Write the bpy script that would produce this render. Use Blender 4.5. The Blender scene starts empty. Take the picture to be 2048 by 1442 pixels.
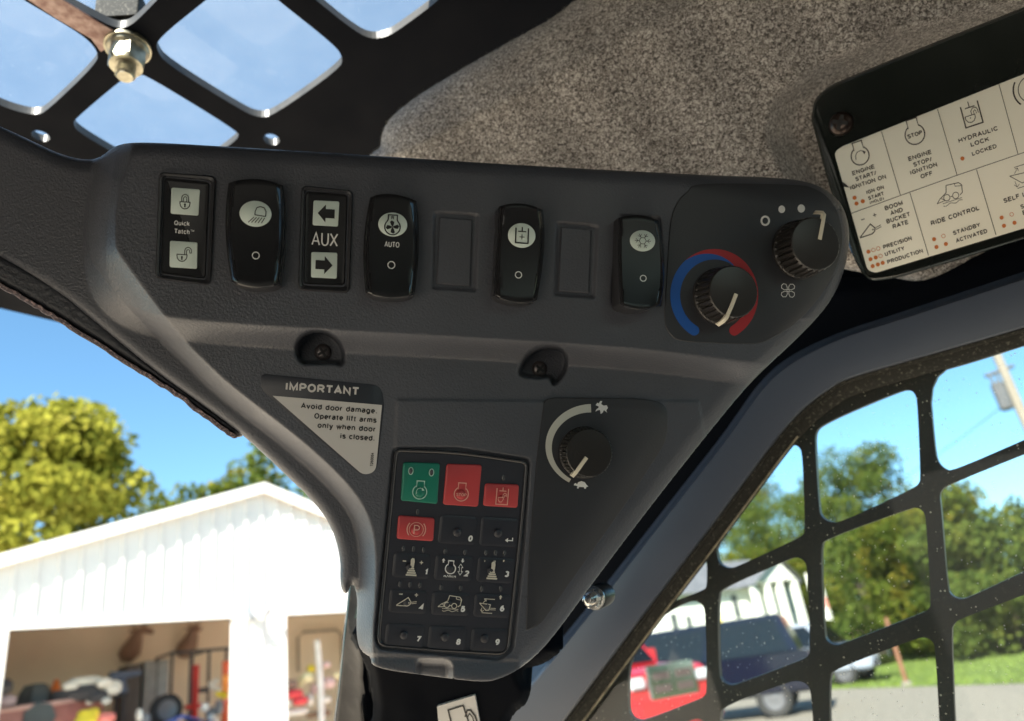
import bpy, math, random
import numpy as np
from math import sin, cos, pi, radians, sqrt
from mathutils.geometry import tessellate_polygon
from mathutils import Vector
random.seed(7); rng = np.random.default_rng(11)
SC = bpy.context.scene
COL = SC.collection

# ---------------------------------------------------------------- camera
F_PX = 1480.0; PITCH = radians(23.3); ROLL = radians(8.4)
CAM = np.array([0, 0, 1.5])
FW = np.array([0, cos(PITCH), sin(PITCH)])
_r0 = np.array([1., 0, 0]); _u0 = np.array([0, -sin(PITCH), cos(PITCH)])
CX = cos(ROLL)*_r0 - sin(ROLL)*_u0
CY = sin(ROLL)*_r0 + cos(ROLL)*_u0
cd = bpy.data.cameras.new('camera'); cam = bpy.data.objects.new('camera', cd); COL.objects.link(cam)
from mathutils import Matrix
cam.matrix_world = Matrix(((CX[0], CY[0], -FW[0], CAM[0]), (CX[1], CY[1], -FW[1], CAM[1]),
                           (CX[2], CY[2], -FW[2], CAM[2]), (0, 0, 0, 1)))
cd.sensor_width = 36; cd.lens = F_PX/2048*36; cd.clip_start = 0.02; cd.clip_end = 2000
cd.dof.use_dof = True; cd.dof.focus_distance = 0.335; cd.dof.aperture_fstop = 9.5
SC.camera = cam

# ---------------------------------------------------------------- sky, sun, exposure
SUN_AZ = math.atan2(-0.42, -0.91)      # compass angle (from +Y towards +X) of the sun
SUN_EL = radians(38)
w = bpy.data.worlds.new('World'); SC.world = w; w.use_nodes = True
nt = w.node_tree; nt.nodes.clear()
sky = nt.nodes.new('ShaderNodeTexSky'); sky.sky_type = 'NISHITA'; sky.sun_disc = False
sky.sun_elevation = SUN_EL; sky.sun_rotation = SUN_AZ; sky.dust_density = 0.3; sky.ozone_density = 0.1; sky.air_density = 0.8
bg = nt.nodes.new('ShaderNodeBackground'); bg.inputs[1].default_value = 0.072
wo = nt.nodes.new('ShaderNodeOutputWorld')
tint = nt.nodes.new('ShaderNodeMix'); tint.data_type = 'RGBA'; tint.blend_type = 'MULTIPLY'; tint.inputs[0].default_value = 1
tint.inputs[7].default_value = (.74, 1.06, 1.10, 1)      # white balance of the photograph
nt.links.new(sky.outputs[0], tint.inputs[6]); nt.links.new(tint.outputs[2], bg.inputs[0]); nt.links.new(bg.outputs[0], wo.inputs[0])
sd = bpy.data.lights.new('sun', 'SUN'); sd.energy = 5.0; sd.angle = radians(0.53); sd.color = (1, 0.93, 0.82)
sun = bpy.data.objects.new('sun', sd); COL.objects.link(sun)
sv = Vector((sin(SUN_AZ)*cos(SUN_EL), cos(SUN_AZ)*cos(SUN_EL), sin(SUN_EL)))
sun.rotation_euler = sv.to_track_quat('Z', 'Y').to_euler(); sun.location = (0, -3, 8)
SC.view_settings.view_transform = 'Standard'; SC.view_settings.look = 'None'
SC.view_settings.exposure = 2.0; SC.view_settings.gamma = 1
SC.render.engine = 'CYCLES'
SC.cycles.use_denoising = True
SC.cycles.max_bounces = 10; SC.cycles.diffuse_bounces = 6; SC.cycles.transparent_max_bounces = 12
SC.cycles.sample_clamp_indirect = 8

# ---------------------------------------------------------------- measuring helpers
def rays(px, py):
    px = np.asarray(px, float); py = np.asarray(py, float)
    return (px[..., None]-1024)/F_PX*CX + (721-py[..., None])/F_PX*CY + FW
def at(px, py, depth): return CAM + rays(px, py)*depth
class Plane:
    """a flat sheet of the real place; R() gives the point of the sheet raised by h that lies on a line of sight"""
    def __init__(s, p, n):
        s.p = np.array(p, float); n = np.array(n, float); s.n = n/np.linalg.norm(n)
        if np.dot(s.n, CAM-s.p) < 0: s.n = -s.n
    @classmethod
    def through(c, a):
        q = [at(x, y, d) for x, y, d in a]; return c(q[0], np.cross(q[1]-q[0], q[2]-q[0]))
    def R(s, px, py, h=0.0):
        r = rays(px, py); h = np.asarray(h, float)
        t = (np.dot(s.p-CAM, s.n)+h)/(r@s.n)
        return CAM + r*t[..., None]
def ground(px, py, z=0.0):
    r = rays(px, py); return CAM + r*((z-CAM[2])/r[2])
def far(px, py, dist):
    """point on a line of sight at a horizontal distance"""
    r = rays(px, py); return CAM + r*(dist/math.hypot(r[0], r[1]))

# ---------------------------------------------------------------- materials
def mat(name, col, rough=0.5, metal=0.0, bump=0.0, bscale=200.0, var=0.0, vscale=20.0, col2=None, spec=0.5, coat=0.0,
        detail=3.0, rvar=0.0, sheen=0.0, bdist=0.001, vthr=None):
    m = bpy.data.materials.new(name); m.use_nodes = True; n = m.node_tree.nodes; l = m.node_tree.links
    b = n['Principled BSDF']; b.inputs['Base Color'].default_value = (*col, 1)
    b.inputs['Roughness'].default_value = rough; b.inputs['Metallic'].default_value = metal
    b.inputs['Specular IOR Level'].default_value = spec; b.inputs['Coat Weight'].default_value = coat
    b.inputs['Sheen Weight'].default_value = sheen
    tc = n.new('ShaderNodeTexCoord')
    if var or col2:
        t = n.new('ShaderNodeTexNoise'); t.inputs['Scale'].default_value = vscale; t.inputs['Detail'].default_value = detail
        l.new(tc.outputs['Object'], t.inputs['Vector'])
        r = n.new('ShaderNodeValToRGB'); l.new(t.outputs['Fac'], r.inputs['Fac'])
        c2 = col2 or tuple(min(1, c*(1+var)) for c in col); c1 = col if col2 else tuple(c*(1-var) for c in col)
        a, z = vthr or (0.35, 0.65)
        r.color_ramp.elements[0].position = a; r.color_ramp.elements[1].position = z
        r.color_ramp.elements[0].color = (*c1, 1); r.color_ramp.elements[1].color = (*c2, 1)
        l.new(r.outputs[0], b.inputs['Base Color'])
    if rvar:
        t = n.new('ShaderNodeTexNoise'); t.inputs['Scale'].default_value = 25; t.inputs['Detail'].default_value = 6
        l.new(tc.outputs['Object'], t.inputs['Vector'])
        mr = n.new('ShaderNodeMapRange'); mr.inputs[1].default_value = .3; mr.inputs[2].default_value = .7
        mr.inputs[3].default_value = rough-rvar; mr.inputs[4].default_value = rough+rvar
        l.new(t.outputs['Fac'], mr.inputs[0]); l.new(mr.outputs[0], b.inputs['Roughness'])
    if bump:
        t = n.new('ShaderNodeTexNoise'); t.inputs['Scale'].default_value = bscale; t.inputs['Detail'].default_value = 2.5
        l.new(tc.outputs['Object'], t.inputs['Vector'])
        bp = n.new('ShaderNodeBump'); bp.inputs['Strength'].default_value = bump; bp.inputs['Distance'].default_value = bdist
        l.new(t.outputs['Fac'], bp.inputs['Height']); l.new(bp.outputs[0], b.inputs['Normal'])
    return m
M = {}
M['console'] = mat('console_plastic', (.078, .082, .098), .42, bump=.85, bscale=950, bdist=.00035, rvar=.12, var=.14, vscale=9)
M['grip'] = mat('trim_plastic', (.035, .037, .045), .42, bump=.9, bscale=420, bdist=.0006)
M['decal'] = mat('black_decal', (.036, .037, .043), .42, bump=.35, bscale=1400, bdist=.0002)
M['rocker'] = mat('rocker_plastic', (.014, .014, .016), .30, bump=.12, bscale=1300, bdist=.0002, rvar=.06)
M['rocker_edge'] = mat('rocker_gloss', (.016, .016, .018), .16, rvar=.05)
M['frame_pl'] = mat('switch_bezel', (.03, .03, .034), .30)
M['lens'] = mat('symbol_lens', (.64, .73, .67), .35, var=.04, vscale=60)
M['print_w'] = mat('white_print', (.82, .82, .80), .5)
M['print_k'] = mat('black_print', (.012, .012, .013), .5)
M['blue'] = mat('blue_print', (.012, .10, .42), .45)
M['red'] = mat('red_print', (.42, .022, .03), .45)
M['knob'] = mat('knob_plastic', (.030, .028, .027), .30, bump=.2, bscale=1200, bdist=.0003)
M['ivory'] = mat('ivory_pointer', (.78, .72, .58), .4)
M['arcw'] = mat('cream_print', (.60, .60, .54), .5)
M['memb'] = mat('keypad_membrane', (.034, .036, .047), .38, bump=.12, bscale=900, bdist=.0002, rvar=.05)
M['key_g'] = mat('green_key', (.010, .20, .135), .42, bump=.2, bscale=1200, bdist=.0002)
M['key_r'] = mat('red_key', (.54, .06, .065), .42, bump=.2, bscale=1200, bdist=.0002)
M['led'] = mat('indicator_lens', (.075, .078, .085), .22)
M['bezel_edge'] = mat('bezel_edge', (.05, .05, .055), .14)
M['sym'] = mat('cream_symbol', (.66, .62, .52), .5)
M['pinksym'] = mat('pale_red_symbol', (.80, .42, .34), .5)
M['greensym'] = mat('pale_green_symbol', (.45, .70, .60), .5)
M['sticker_w'] = mat('sticker_grey', (.66, .63, .60), .5)
M['sheet'] = mat('reference_sheet', (.82, .79, .68), .38, var=.03, vscale=15)
M['ink'] = mat('sheet_ink', (.035, .028, .025), .5)
M['orange'] = mat('orange_ink', (.62, .17, .03), .5)
M['plate'] = mat('plate_plastic', (.012, .015, .013), .22, bump=.25, bscale=60, bdist=.0008, rvar=.08)
M['screw'] = mat('dark_screw', (.05, .035, .03), .28, metal=.6)
M['screw_b'] = mat('black_screw', (.16, .14, .14), .28, metal=.6)
M['zinc'] = mat('zinc', (.62, .62, .60), .24, metal=1.0, var=.15, vscale=120)
M['yzinc'] = mat('yellow_zinc', (.42, .39, .29), .42, metal=.75, var=.25, vscale=150, bump=.3, bscale=300)
M['steel_k'] = mat('black_steel', (.004, .005, .008), .7, bump=.2, bscale=500, bdist=.0003, rvar=.08, spec=.05)
M['edge'] = mat('sky_glint_edge', (.06, .058, .052), .4, var=.3, vscale=40)  # lighter colour on plate side faces stands in for the sky's glint
M['band'] = mat('satin_grey_steel', (.075, .088, .118), .36, bump=.06, bscale=300, rvar=.05)
M['gloss'] = mat('gloss_pillar', (.008, .009, .012), .07, bump=.4, bscale=45, bdist=.002, spec=.25)
M['seal'] = mat('dusty_rubber', (.016, .016, .012), .8, col2=(.11, .105, .085), vscale=520, vthr=(.56, .70), bump=.5, bscale=400)
M['guard'] = mat('guard_plate', (.010, .010, .009), .6, col2=(.05, .047, .036), vscale=420, vthr=(.60, .78), bump=.2, bscale=300)
M['peel'] = mat('peeling_paint', (.22, .12, .10), .7, col2=(.45, .32, .28), vscale=160, bump=.8, bscale=200)
M['foam'] = mat('foam_strip', (.03, .02, .025), .9, col2=(.20, .14, .14), vscale=700, vthr=(.5, .7), bump=1, bscale=500)
M['cabin'] = mat('cab_liner', (.03, .03, .033), .8)

M['floor'] = mat('bounce_cab_floor', (.42, .35, .26), .8, var=.15, vscale=6)  # unseen floor, made pale to throw warm bounced light up at the console
def pane_mat(name, tint, dust, dcol, scale, spots=0.0, cloud=0.0):
    m = bpy.data.materials.new(name); m.use_nodes = True; n = m.node_tree.nodes; l = m.node_tree.links; n.clear()
    out = n.new('ShaderNodeOutputMaterial'); tc = n.new('ShaderNodeTexCoord')
    tr = n.new('ShaderNodeBsdfTransparent'); tr.inputs[0].default_value = (*tint, 1)
    gl = n.new('ShaderNodeBsdfGlossy'); gl.inputs['Roughness'].default_value = .02
    fr = n.new('ShaderNodeFresnel'); fr.inputs[0].default_value = 1.35
    mx = n.new('ShaderNodeMixShader'); l.new(fr.outputs[0], mx.inputs[0]); l.new(tr.outputs[0], mx.inputs[1]); l.new(gl.outputs[0], mx.inputs[2])
    df = n.new('ShaderNodeBsdfDiffuse'); df.inputs[0].default_value = (*dcol, 1)
    tl = n.new('ShaderNodeBsdfTranslucent'); tl.inputs[0].default_value = (*dcol, 1)
    dd = n.new('ShaderNodeMixShader'); dd.inputs[0].default_value = .5; l.new(df.outputs[0], dd.inputs[1]); l.new(tl.outputs[0], dd.inputs[2])
    n1 = n.new('ShaderNodeTexNoise'); n1.inputs['Scale'].default_value = scale; n1.inputs['Detail'].default_value = 8; n1.inputs['Roughness'].default_value = .7
    l.new(tc.outputs['Object'], n1.inputs['Vector'])
    r1 = n.new('ShaderNodeMapRange'); r1.inputs[1].default_value = .35; r1.inputs[2].default_value = .75; r1.inputs[3].default_value = dust*.85; r1.inputs[4].default_value = dust*1.15
    l.new(n1.outputs['Fac'], r1.inputs[0])
    v = n.new('ShaderNodeTexVoronoi'); v.inputs['Scale'].default_value = scale*18; v.inputs['Randomness'].default_value = 1
    l.new(tc.outputs['Object'], v.inputs['Vector'])
    wn = n.new('ShaderNodeSeparateColor'); l.new(v.outputs['Color'], wn.inputs[0])
    pw = n.new('ShaderNodeMath'); pw.operation = 'POWER'; pw.inputs[1].default_value = 6; l.new(wn.outputs[0], pw.inputs[0])
    rad = n.new('ShaderNodeMath'); rad.operation = 'MULTIPLY'; rad.inputs[1].default_value = .30; l.new(pw.outputs[0], rad.inputs[0])
    lt = n.new('ShaderNodeMath'); lt.operation = 'LESS_THAN'; l.new(v.outputs['Distance'], lt.inputs[0]); l.new(rad.outputs[0], lt.inputs[1])
    sp = n.new('ShaderNodeMath'); sp.operation = 'MULTIPLY'; sp.inputs[1].default_value = spots; l.new(lt.outputs[0], sp.inputs[0])
    ad = n.new('ShaderNodeMath'); ad.operation = 'ADD'; ad.use_clamp = True; l.new(r1.outputs[0], ad.inputs[0]); l.new(sp.outputs[0], ad.inputs[1])
    last = ad
    if cloud:
        n2 = n.new('ShaderNodeTexNoise'); n2.inputs['Scale'].default_value = 7; n2.inputs['Detail'].default_value = 5; n2.inputs['Distortion'].default_value = .6
        l.new(tc.outputs['Object'], n2.inputs['Vector'])
        r2 = n.new('ShaderNodeMapRange'); r2.inputs[1].default_value = .5; r2.inputs[2].default_value = .75; r2.inputs[3].default_value = 0; r2.inputs[4].default_value = cloud
        l.new(n2.outputs['Fac'], r2.inputs[0])
        a2 = n.new('ShaderNodeMath'); a2.operation = 'ADD'; a2.use_clamp = True; l.new(ad.outputs[0], a2.inputs[0]); l.new(r2.outputs[0], a2.inputs[1]); last = a2
    mm = n.new('ShaderNodeMixShader'); l.new(last.outputs[0], mm.inputs[0]); l.new(mx.outputs[0], mm.inputs[1]); l.new(dd.outputs[0], mm.inputs[2])
    l.new(mm.outputs[0], out.inputs[0]); return m
M['win'] = pane_mat('dusty_window', (.76, .81, .80), .032, (.75, .72, .60), 30, spots=.55)
M['roofglass'] = pane_mat('dirty_roof_pane', (.93, .96, 1.0), .17, (.72, .84, .92), 45, spots=.12, cloud=0)

def felt_mat():
    m = bpy.data.materials.new('grey_felt'); m.use_nodes = True; n = m.node_tree.nodes; l = m.node_tree.links
    b = n['Principled BSDF']; b.inputs['Roughness'].default_value = .95; b.inputs['Sheen Weight'].default_value = .3
    tc = n.new('ShaderNodeTexCoord')
    t = n.new('ShaderNodeTexNoise'); t.inputs['Scale'].default_value = 600; t.inputs['Detail'].default_value = 3; t.inputs['Distortion'].default_value = 1.2
    l.new(tc.outputs['Object'], t.inputs['Vector'])
    r = n.new('ShaderNodeValToRGB'); e = r.color_ramp.elements; e[0].position = .36; e[0].color = (.085, .075, .07, 1); e[1].position = .62; e[1].color = (.84, .80, .76, 1)
    x = e.new(.5); x.color = (.42, .375, .34, 1)
    l.new(t.outputs['Fac'], r.inputs['Fac']); l.new(r.outputs[0], b.inputs['Base Color'])
    bp = n.new('ShaderNodeBump'); bp.inputs['Strength'].default_value = 1; bp.inputs['Distance'].default_value = .0012
    l.new(t.outputs['Fac'], bp.inputs['Height']); l.new(bp.outputs[0], b.inputs['Normal']); return m
M['felt'] = felt_mat()

# ---------------------------------------------------------------- object helpers
ORG = {}
def thing(name, label, cat, loc, group=None, rotz=0.0):
    o = bpy.data.objects.new(name, None); COL.objects.link(o); o.empty_display_size = .05
    o.location = tuple(float(v) for v in loc); o.rotation_euler = (0, 0, rotz)
    o['label'] = label; o['category'] = cat
    if group: o['group'] = group
    ORG[o.name] = (np.array(loc, float), rotz); return o
def tag(o, label=None, cat=None, group=None, kind=None):
    if label: o['label'] = label
    if cat: o['category'] = cat
    if group: o['group'] = group
    if kind: o['kind'] = kind
    return o
def mesh(name, V, Fc, m, parent=None, smooth=False, midx=None, local=False):
    """V are world points (local=True: in the thing's own frame)"""
    V = np.asarray(V, float)
    if parent is not None: org, rz = ORG[parent.name]
    else:
        org, rz = (V.min(0)+V.max(0))/2, 0.0
        org[2] = V[:, 2].min()
        if local: org = np.zeros(3)
    if not local: V = V-org
    me = bpy.data.meshes.new(name)
    if isinstance(Fc, np.ndarray):
        nf, k = Fc.shape
        me.vertices.add(len(V)); me.vertices.foreach_set('co', V.astype(np.float32).ravel())
        me.loops.add(nf*k); me.loops.foreach_set('vertex_index', Fc.astype(np.int32).ravel())
        me.polygons.add(nf); me.polygons.foreach_set('loop_start', np.arange(0, nf*k, k, dtype=np.int32))
        me.polygons.foreach_set('loop_total', np.full(nf, k, dtype=np.int32))
        me.update(calc_edges=True)
    else:
        me.from_pydata([tuple(v) for v in V], [], [tuple(int(i) for i in q) for q in Fc])
    ms = m if isinstance(m, (list, tuple)) else [m]
    for q in ms: me.materials.append(q)
    if midx is not None: me.polygons.foreach_set('material_index', np.asarray(midx, np.int32))
    if smooth: me.polygons.foreach_set('use_smooth', np.ones(len(me.polygons), bool))
    me.update()
    o = bpy.data.objects.new(name, me); COL.objects.link(o)
    if parent is not None: o.parent = parent
    else: o.location = tuple(org)
    ORG[o.name] = (org, rz); return o
def clone(o, parent=None, loc=None, rotz=None, label=None):
    c = o.copy(); COL.objects.link(c); c.parent = parent
    if loc is not None: c.location = tuple(float(v) for v in loc)
    if rotz is not None: c.rotation_euler = (0, 0, rotz)
    if label: c['label'] = label
    for ch in list(o.children): clone(ch, c)
    return c
def sharp(o, ang=35):
    me = o.data
    me.polygons.foreach_set('use_smooth', np.ones(len(me.polygons), bool))
    import bmesh
    bm = bmesh.new(); bm.from_mesh(me); bmesh.ops.recalc_face_normals(bm, faces=bm.faces)
    for e in bm.edges:
        if len(e.link_faces) == 2 and e.calc_face_angle(0) > radians(ang): e.smooth = False
    bm.to_mesh(me); bm.free(); return o

def rpoly(c, r, n=6):
    """closed outline with rounded corners"""
    c = [np.array(p, float) for p in c]; N = len(c); r = r if isinstance(r, (list, tuple)) else [r]*N; out = []
    for i in range(N):
        p, a, b = c[i], c[i-1]-c[i], c[(i+1) % N]-c[i]
        la, lb = np.linalg.norm(a), np.linalg.norm(b); k = min(r[i], la*.49, lb*.49)
        s, e = p+a/la*k, p+b/lb*k
        for j in range(n+1):
            t = j/n; out.append((1-t)**2*s+2*t*(1-t)*p+t*t*e)
    return np.array(out)
def smoothpoly(c, n=6, closed=True):
    """Catmull-Rom through points"""
    c = np.array(c, float); N = len(c); out = []
    for i in range(N if closed else N-1):
        p0, p1, p2, p3 = (c[(i-1) % N], c[i], c[(i+1) % N], c[(i+2) % N]) if closed else (c[max(i-1, 0)], c[i], c[i+1], c[min(i+2, N-1)])
        for j in range(n):
            t = j/n; out.append(.5*((2*p1)+(-p0+p2)*t+(2*p0-5*p1+4*p2-p3)*t*t+(-p0+3*p1-3*p2+p3)*t**3))
    if not closed: out.append(c[-1])
    return np.array(out)
def offs(P, d):
    """offset an outline inwards by d px"""
    P = np.asarray(P, float); A = np.roll(P, 1, 0); B = np.roll(P, -1, 0)
    t = B-A; L = np.linalg.norm(t, axis=1, keepdims=True); L[L == 0] = 1; t = t/L
    nrm = np.stack([-t[:, 1], t[:, 0]], 1)
    area = np.sum(P[:, 0]*B[:, 1]-B[:, 0]*P[:, 1])
    return P + nrm*d*(1 if area > 0 else -1)
def chaikin(c, n=2):
    c = np.array(c, float)
    for _ in range(n): d = np.roll(c, -1, 0); c = np.stack([c*.75+d*.25, c*.25+d*.75], 1).reshape(-1, 2)
    return c
def ell(cx, cy, rx, ry=None, n=32, a0=0, a1=360, sk=(1, 0, 0, 1)):
    ry = rx if ry is None else ry; full = abs(a1-a0) >= 360
    a = np.radians(np.linspace(a0, a1, n, endpoint=not full)); x, y = rx*np.cos(a), ry*np.sin(a)
    return np.stack([cx+x*sk[0]+y*sk[2], cy+x*sk[1]+y*sk[3]], 1)
def tess(loops3):
    flat = [v for lp in loops3 for v in lp]
    t = tessellate_polygon([[Vector((float(p[0]), float(p[1]), 0)) for p in lp] for lp in loops3])
    return flat, [tuple(q) for q in t]
def loft(name, rings, m, parent=None, cap=True, smooth=True, ang=35, back=False, midx=None):
    n = len(rings[0]); V = np.concatenate(rings); Fc = []
    for k in range(len(rings)-1):
        for i in range(n):
            j = (i+1) % n; Fc.append((k*n+i, k*n+j, (k+1)*n+j, (k+1)*n+i))
    if cap: Fc.append(tuple(range((len(rings)-1)*n, len(rings)*n)))
    if back: Fc.append(tuple(reversed(range(n))))
    o = mesh(name, V, Fc, m, parent, midx=midx)
    return sharp(o, ang) if smooth else o
def slab(name, pl, P, h0, h1, m, parent=None, bev=1.0, bevh=None, ang=35):
    """a flat raised piece with bevelled rim on plane pl: outline P (measured at its top)"""
    top = pl.R(P[:, 0], P[:, 1], h1-(bevh if bevh is not None else min(.0004, (h1-h0)*.5)))
    inn = offs(P, bev); tt = pl.R(inn[:, 0], inn[:, 1], h1)
    bh = bevh if bevh is not None else min(.0004, (h1-h0)*.5)
    base = top - pl.n*(h1-bh-h0)
    return loft(name, [base, top, tt], m, parent, ang=ang)
def flat(name, pl, loops, h, m, parent=None):
    """flat print: list of loops (first outer, rest holes)"""
    V, T = tess(loops); V = np.array(V); return mesh(name, pl.R(V[:, 0], V[:, 1], h), T, m, parent)
class Ink:
    """collects flat printed shapes in a local frame (x right, y down), laid on a plane"""
    def __init__(s, o=(0, 0), ex=(1, 0), ey=(0, 1)):
        s.o = np.array(o, float); s.ex = np.array(ex, float); s.ey = np.array(ey, float); s.V = []; s.F = []; s.n = 0; s.J = []
    def add(s, P, Fc):
        P = np.asarray(P, float); W = s.o + P[:, :1]*s.ex + P[:, 1:2]*s.ey
        s.V.append(W); s.J.append(np.full(len(P), (len(s.J) % 7)*7e-6)); s.F += [tuple(i+s.n for i in f) for f in Fc]; s.n += len(P); return s
    def poly(s, P, *holes):
        V, T = tess([P, *holes]); return s.add(np.array(V), T)
    def line(s, P, wd, closed=False):
        P = np.array(P, float); n = len(P); L = []; R_ = []
        for i in range(n):
            if closed: a, b = P[i]-P[i-1], P[(i+1) % n]-P[i]
            else: a = P[i]-P[max(i-1, 0)]; b = P[min(i+1, n-1)]-P[i]
            if np.linalg.norm(a) == 0: a = b
            if np.linalg.norm(b) == 0: b = a
            a = a/(np.linalg.norm(a)+1e-9); b = b/(np.linalg.norm(b)+1e-9); t = a+b; tl = np.linalg.norm(t)
            t = t/tl if tl > 1e-6 else a; nn = np.array([-t[1], t[0]]); c = max(.45, abs(np.dot(t, a)))
            L.append(P[i]+nn*wd/2/c); R_.append(P[i]-nn*wd/2/c)
        Fc = [(i, (i+1) % n, n+(i+1) % n, n+i) for i in range(n if closed else n-1)]
        return s.add(np.array(L+R_), Fc)
    def ring(s, cx, cy, r, wd, ry=None, a0=0, a1=360, n=28):
        full = abs(a1-a0) >= 360
        return s.line(ell(cx, cy, r, ry, n, a0, a1), wd, closed=full)
    def disc(s, cx, cy, r, ry=None): return s.add(ell(cx, cy, r, ry, 20), [tuple(range(20))])
    def text(s, t, cx, cy, width, cap, bold=.02, align='c'):
        """lettering: stroke weight = .13 of the cap height plus 2.6 x bold"""
        adv = 0; gl = []; wd = cap*(.14+2.6*bold); gap = .5+7.5*wd/cap
        for ch in t: w_, st = GL[ch]; gl.append((adv, st)); adv += w_+gap
        tot = adv-gap; sx = (width-wd*.6)/tot; sy = (cap-wd)/10
        x0 = cx-{'c': width/2, 'r': width, 'l': 0}[align]+wd*.3
        for o_, st in gl:
            for q in st:
                P = [(x0+(o_+x)*sx, cy+cap/2-wd/2-y*sy) for x, y in q]
                if len(P) > 4 and abs(P[0][0]-P[-1][0])+abs(P[0][1]-P[-1][1]) < 1e-6: s.line(P[:-1], wd, closed=True)
                else: s.line(P, wd)
        return s
    def put(s, name, pl, h, m, parent=None):
        V = np.concatenate(s.V); hh = (h(V[:, 0], V[:, 1]) if callable(h) else h)+np.concatenate(s.J)
        return mesh(name, pl.R(V[:, 0], V[:, 1], hh), s.F, m, parent)
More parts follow.
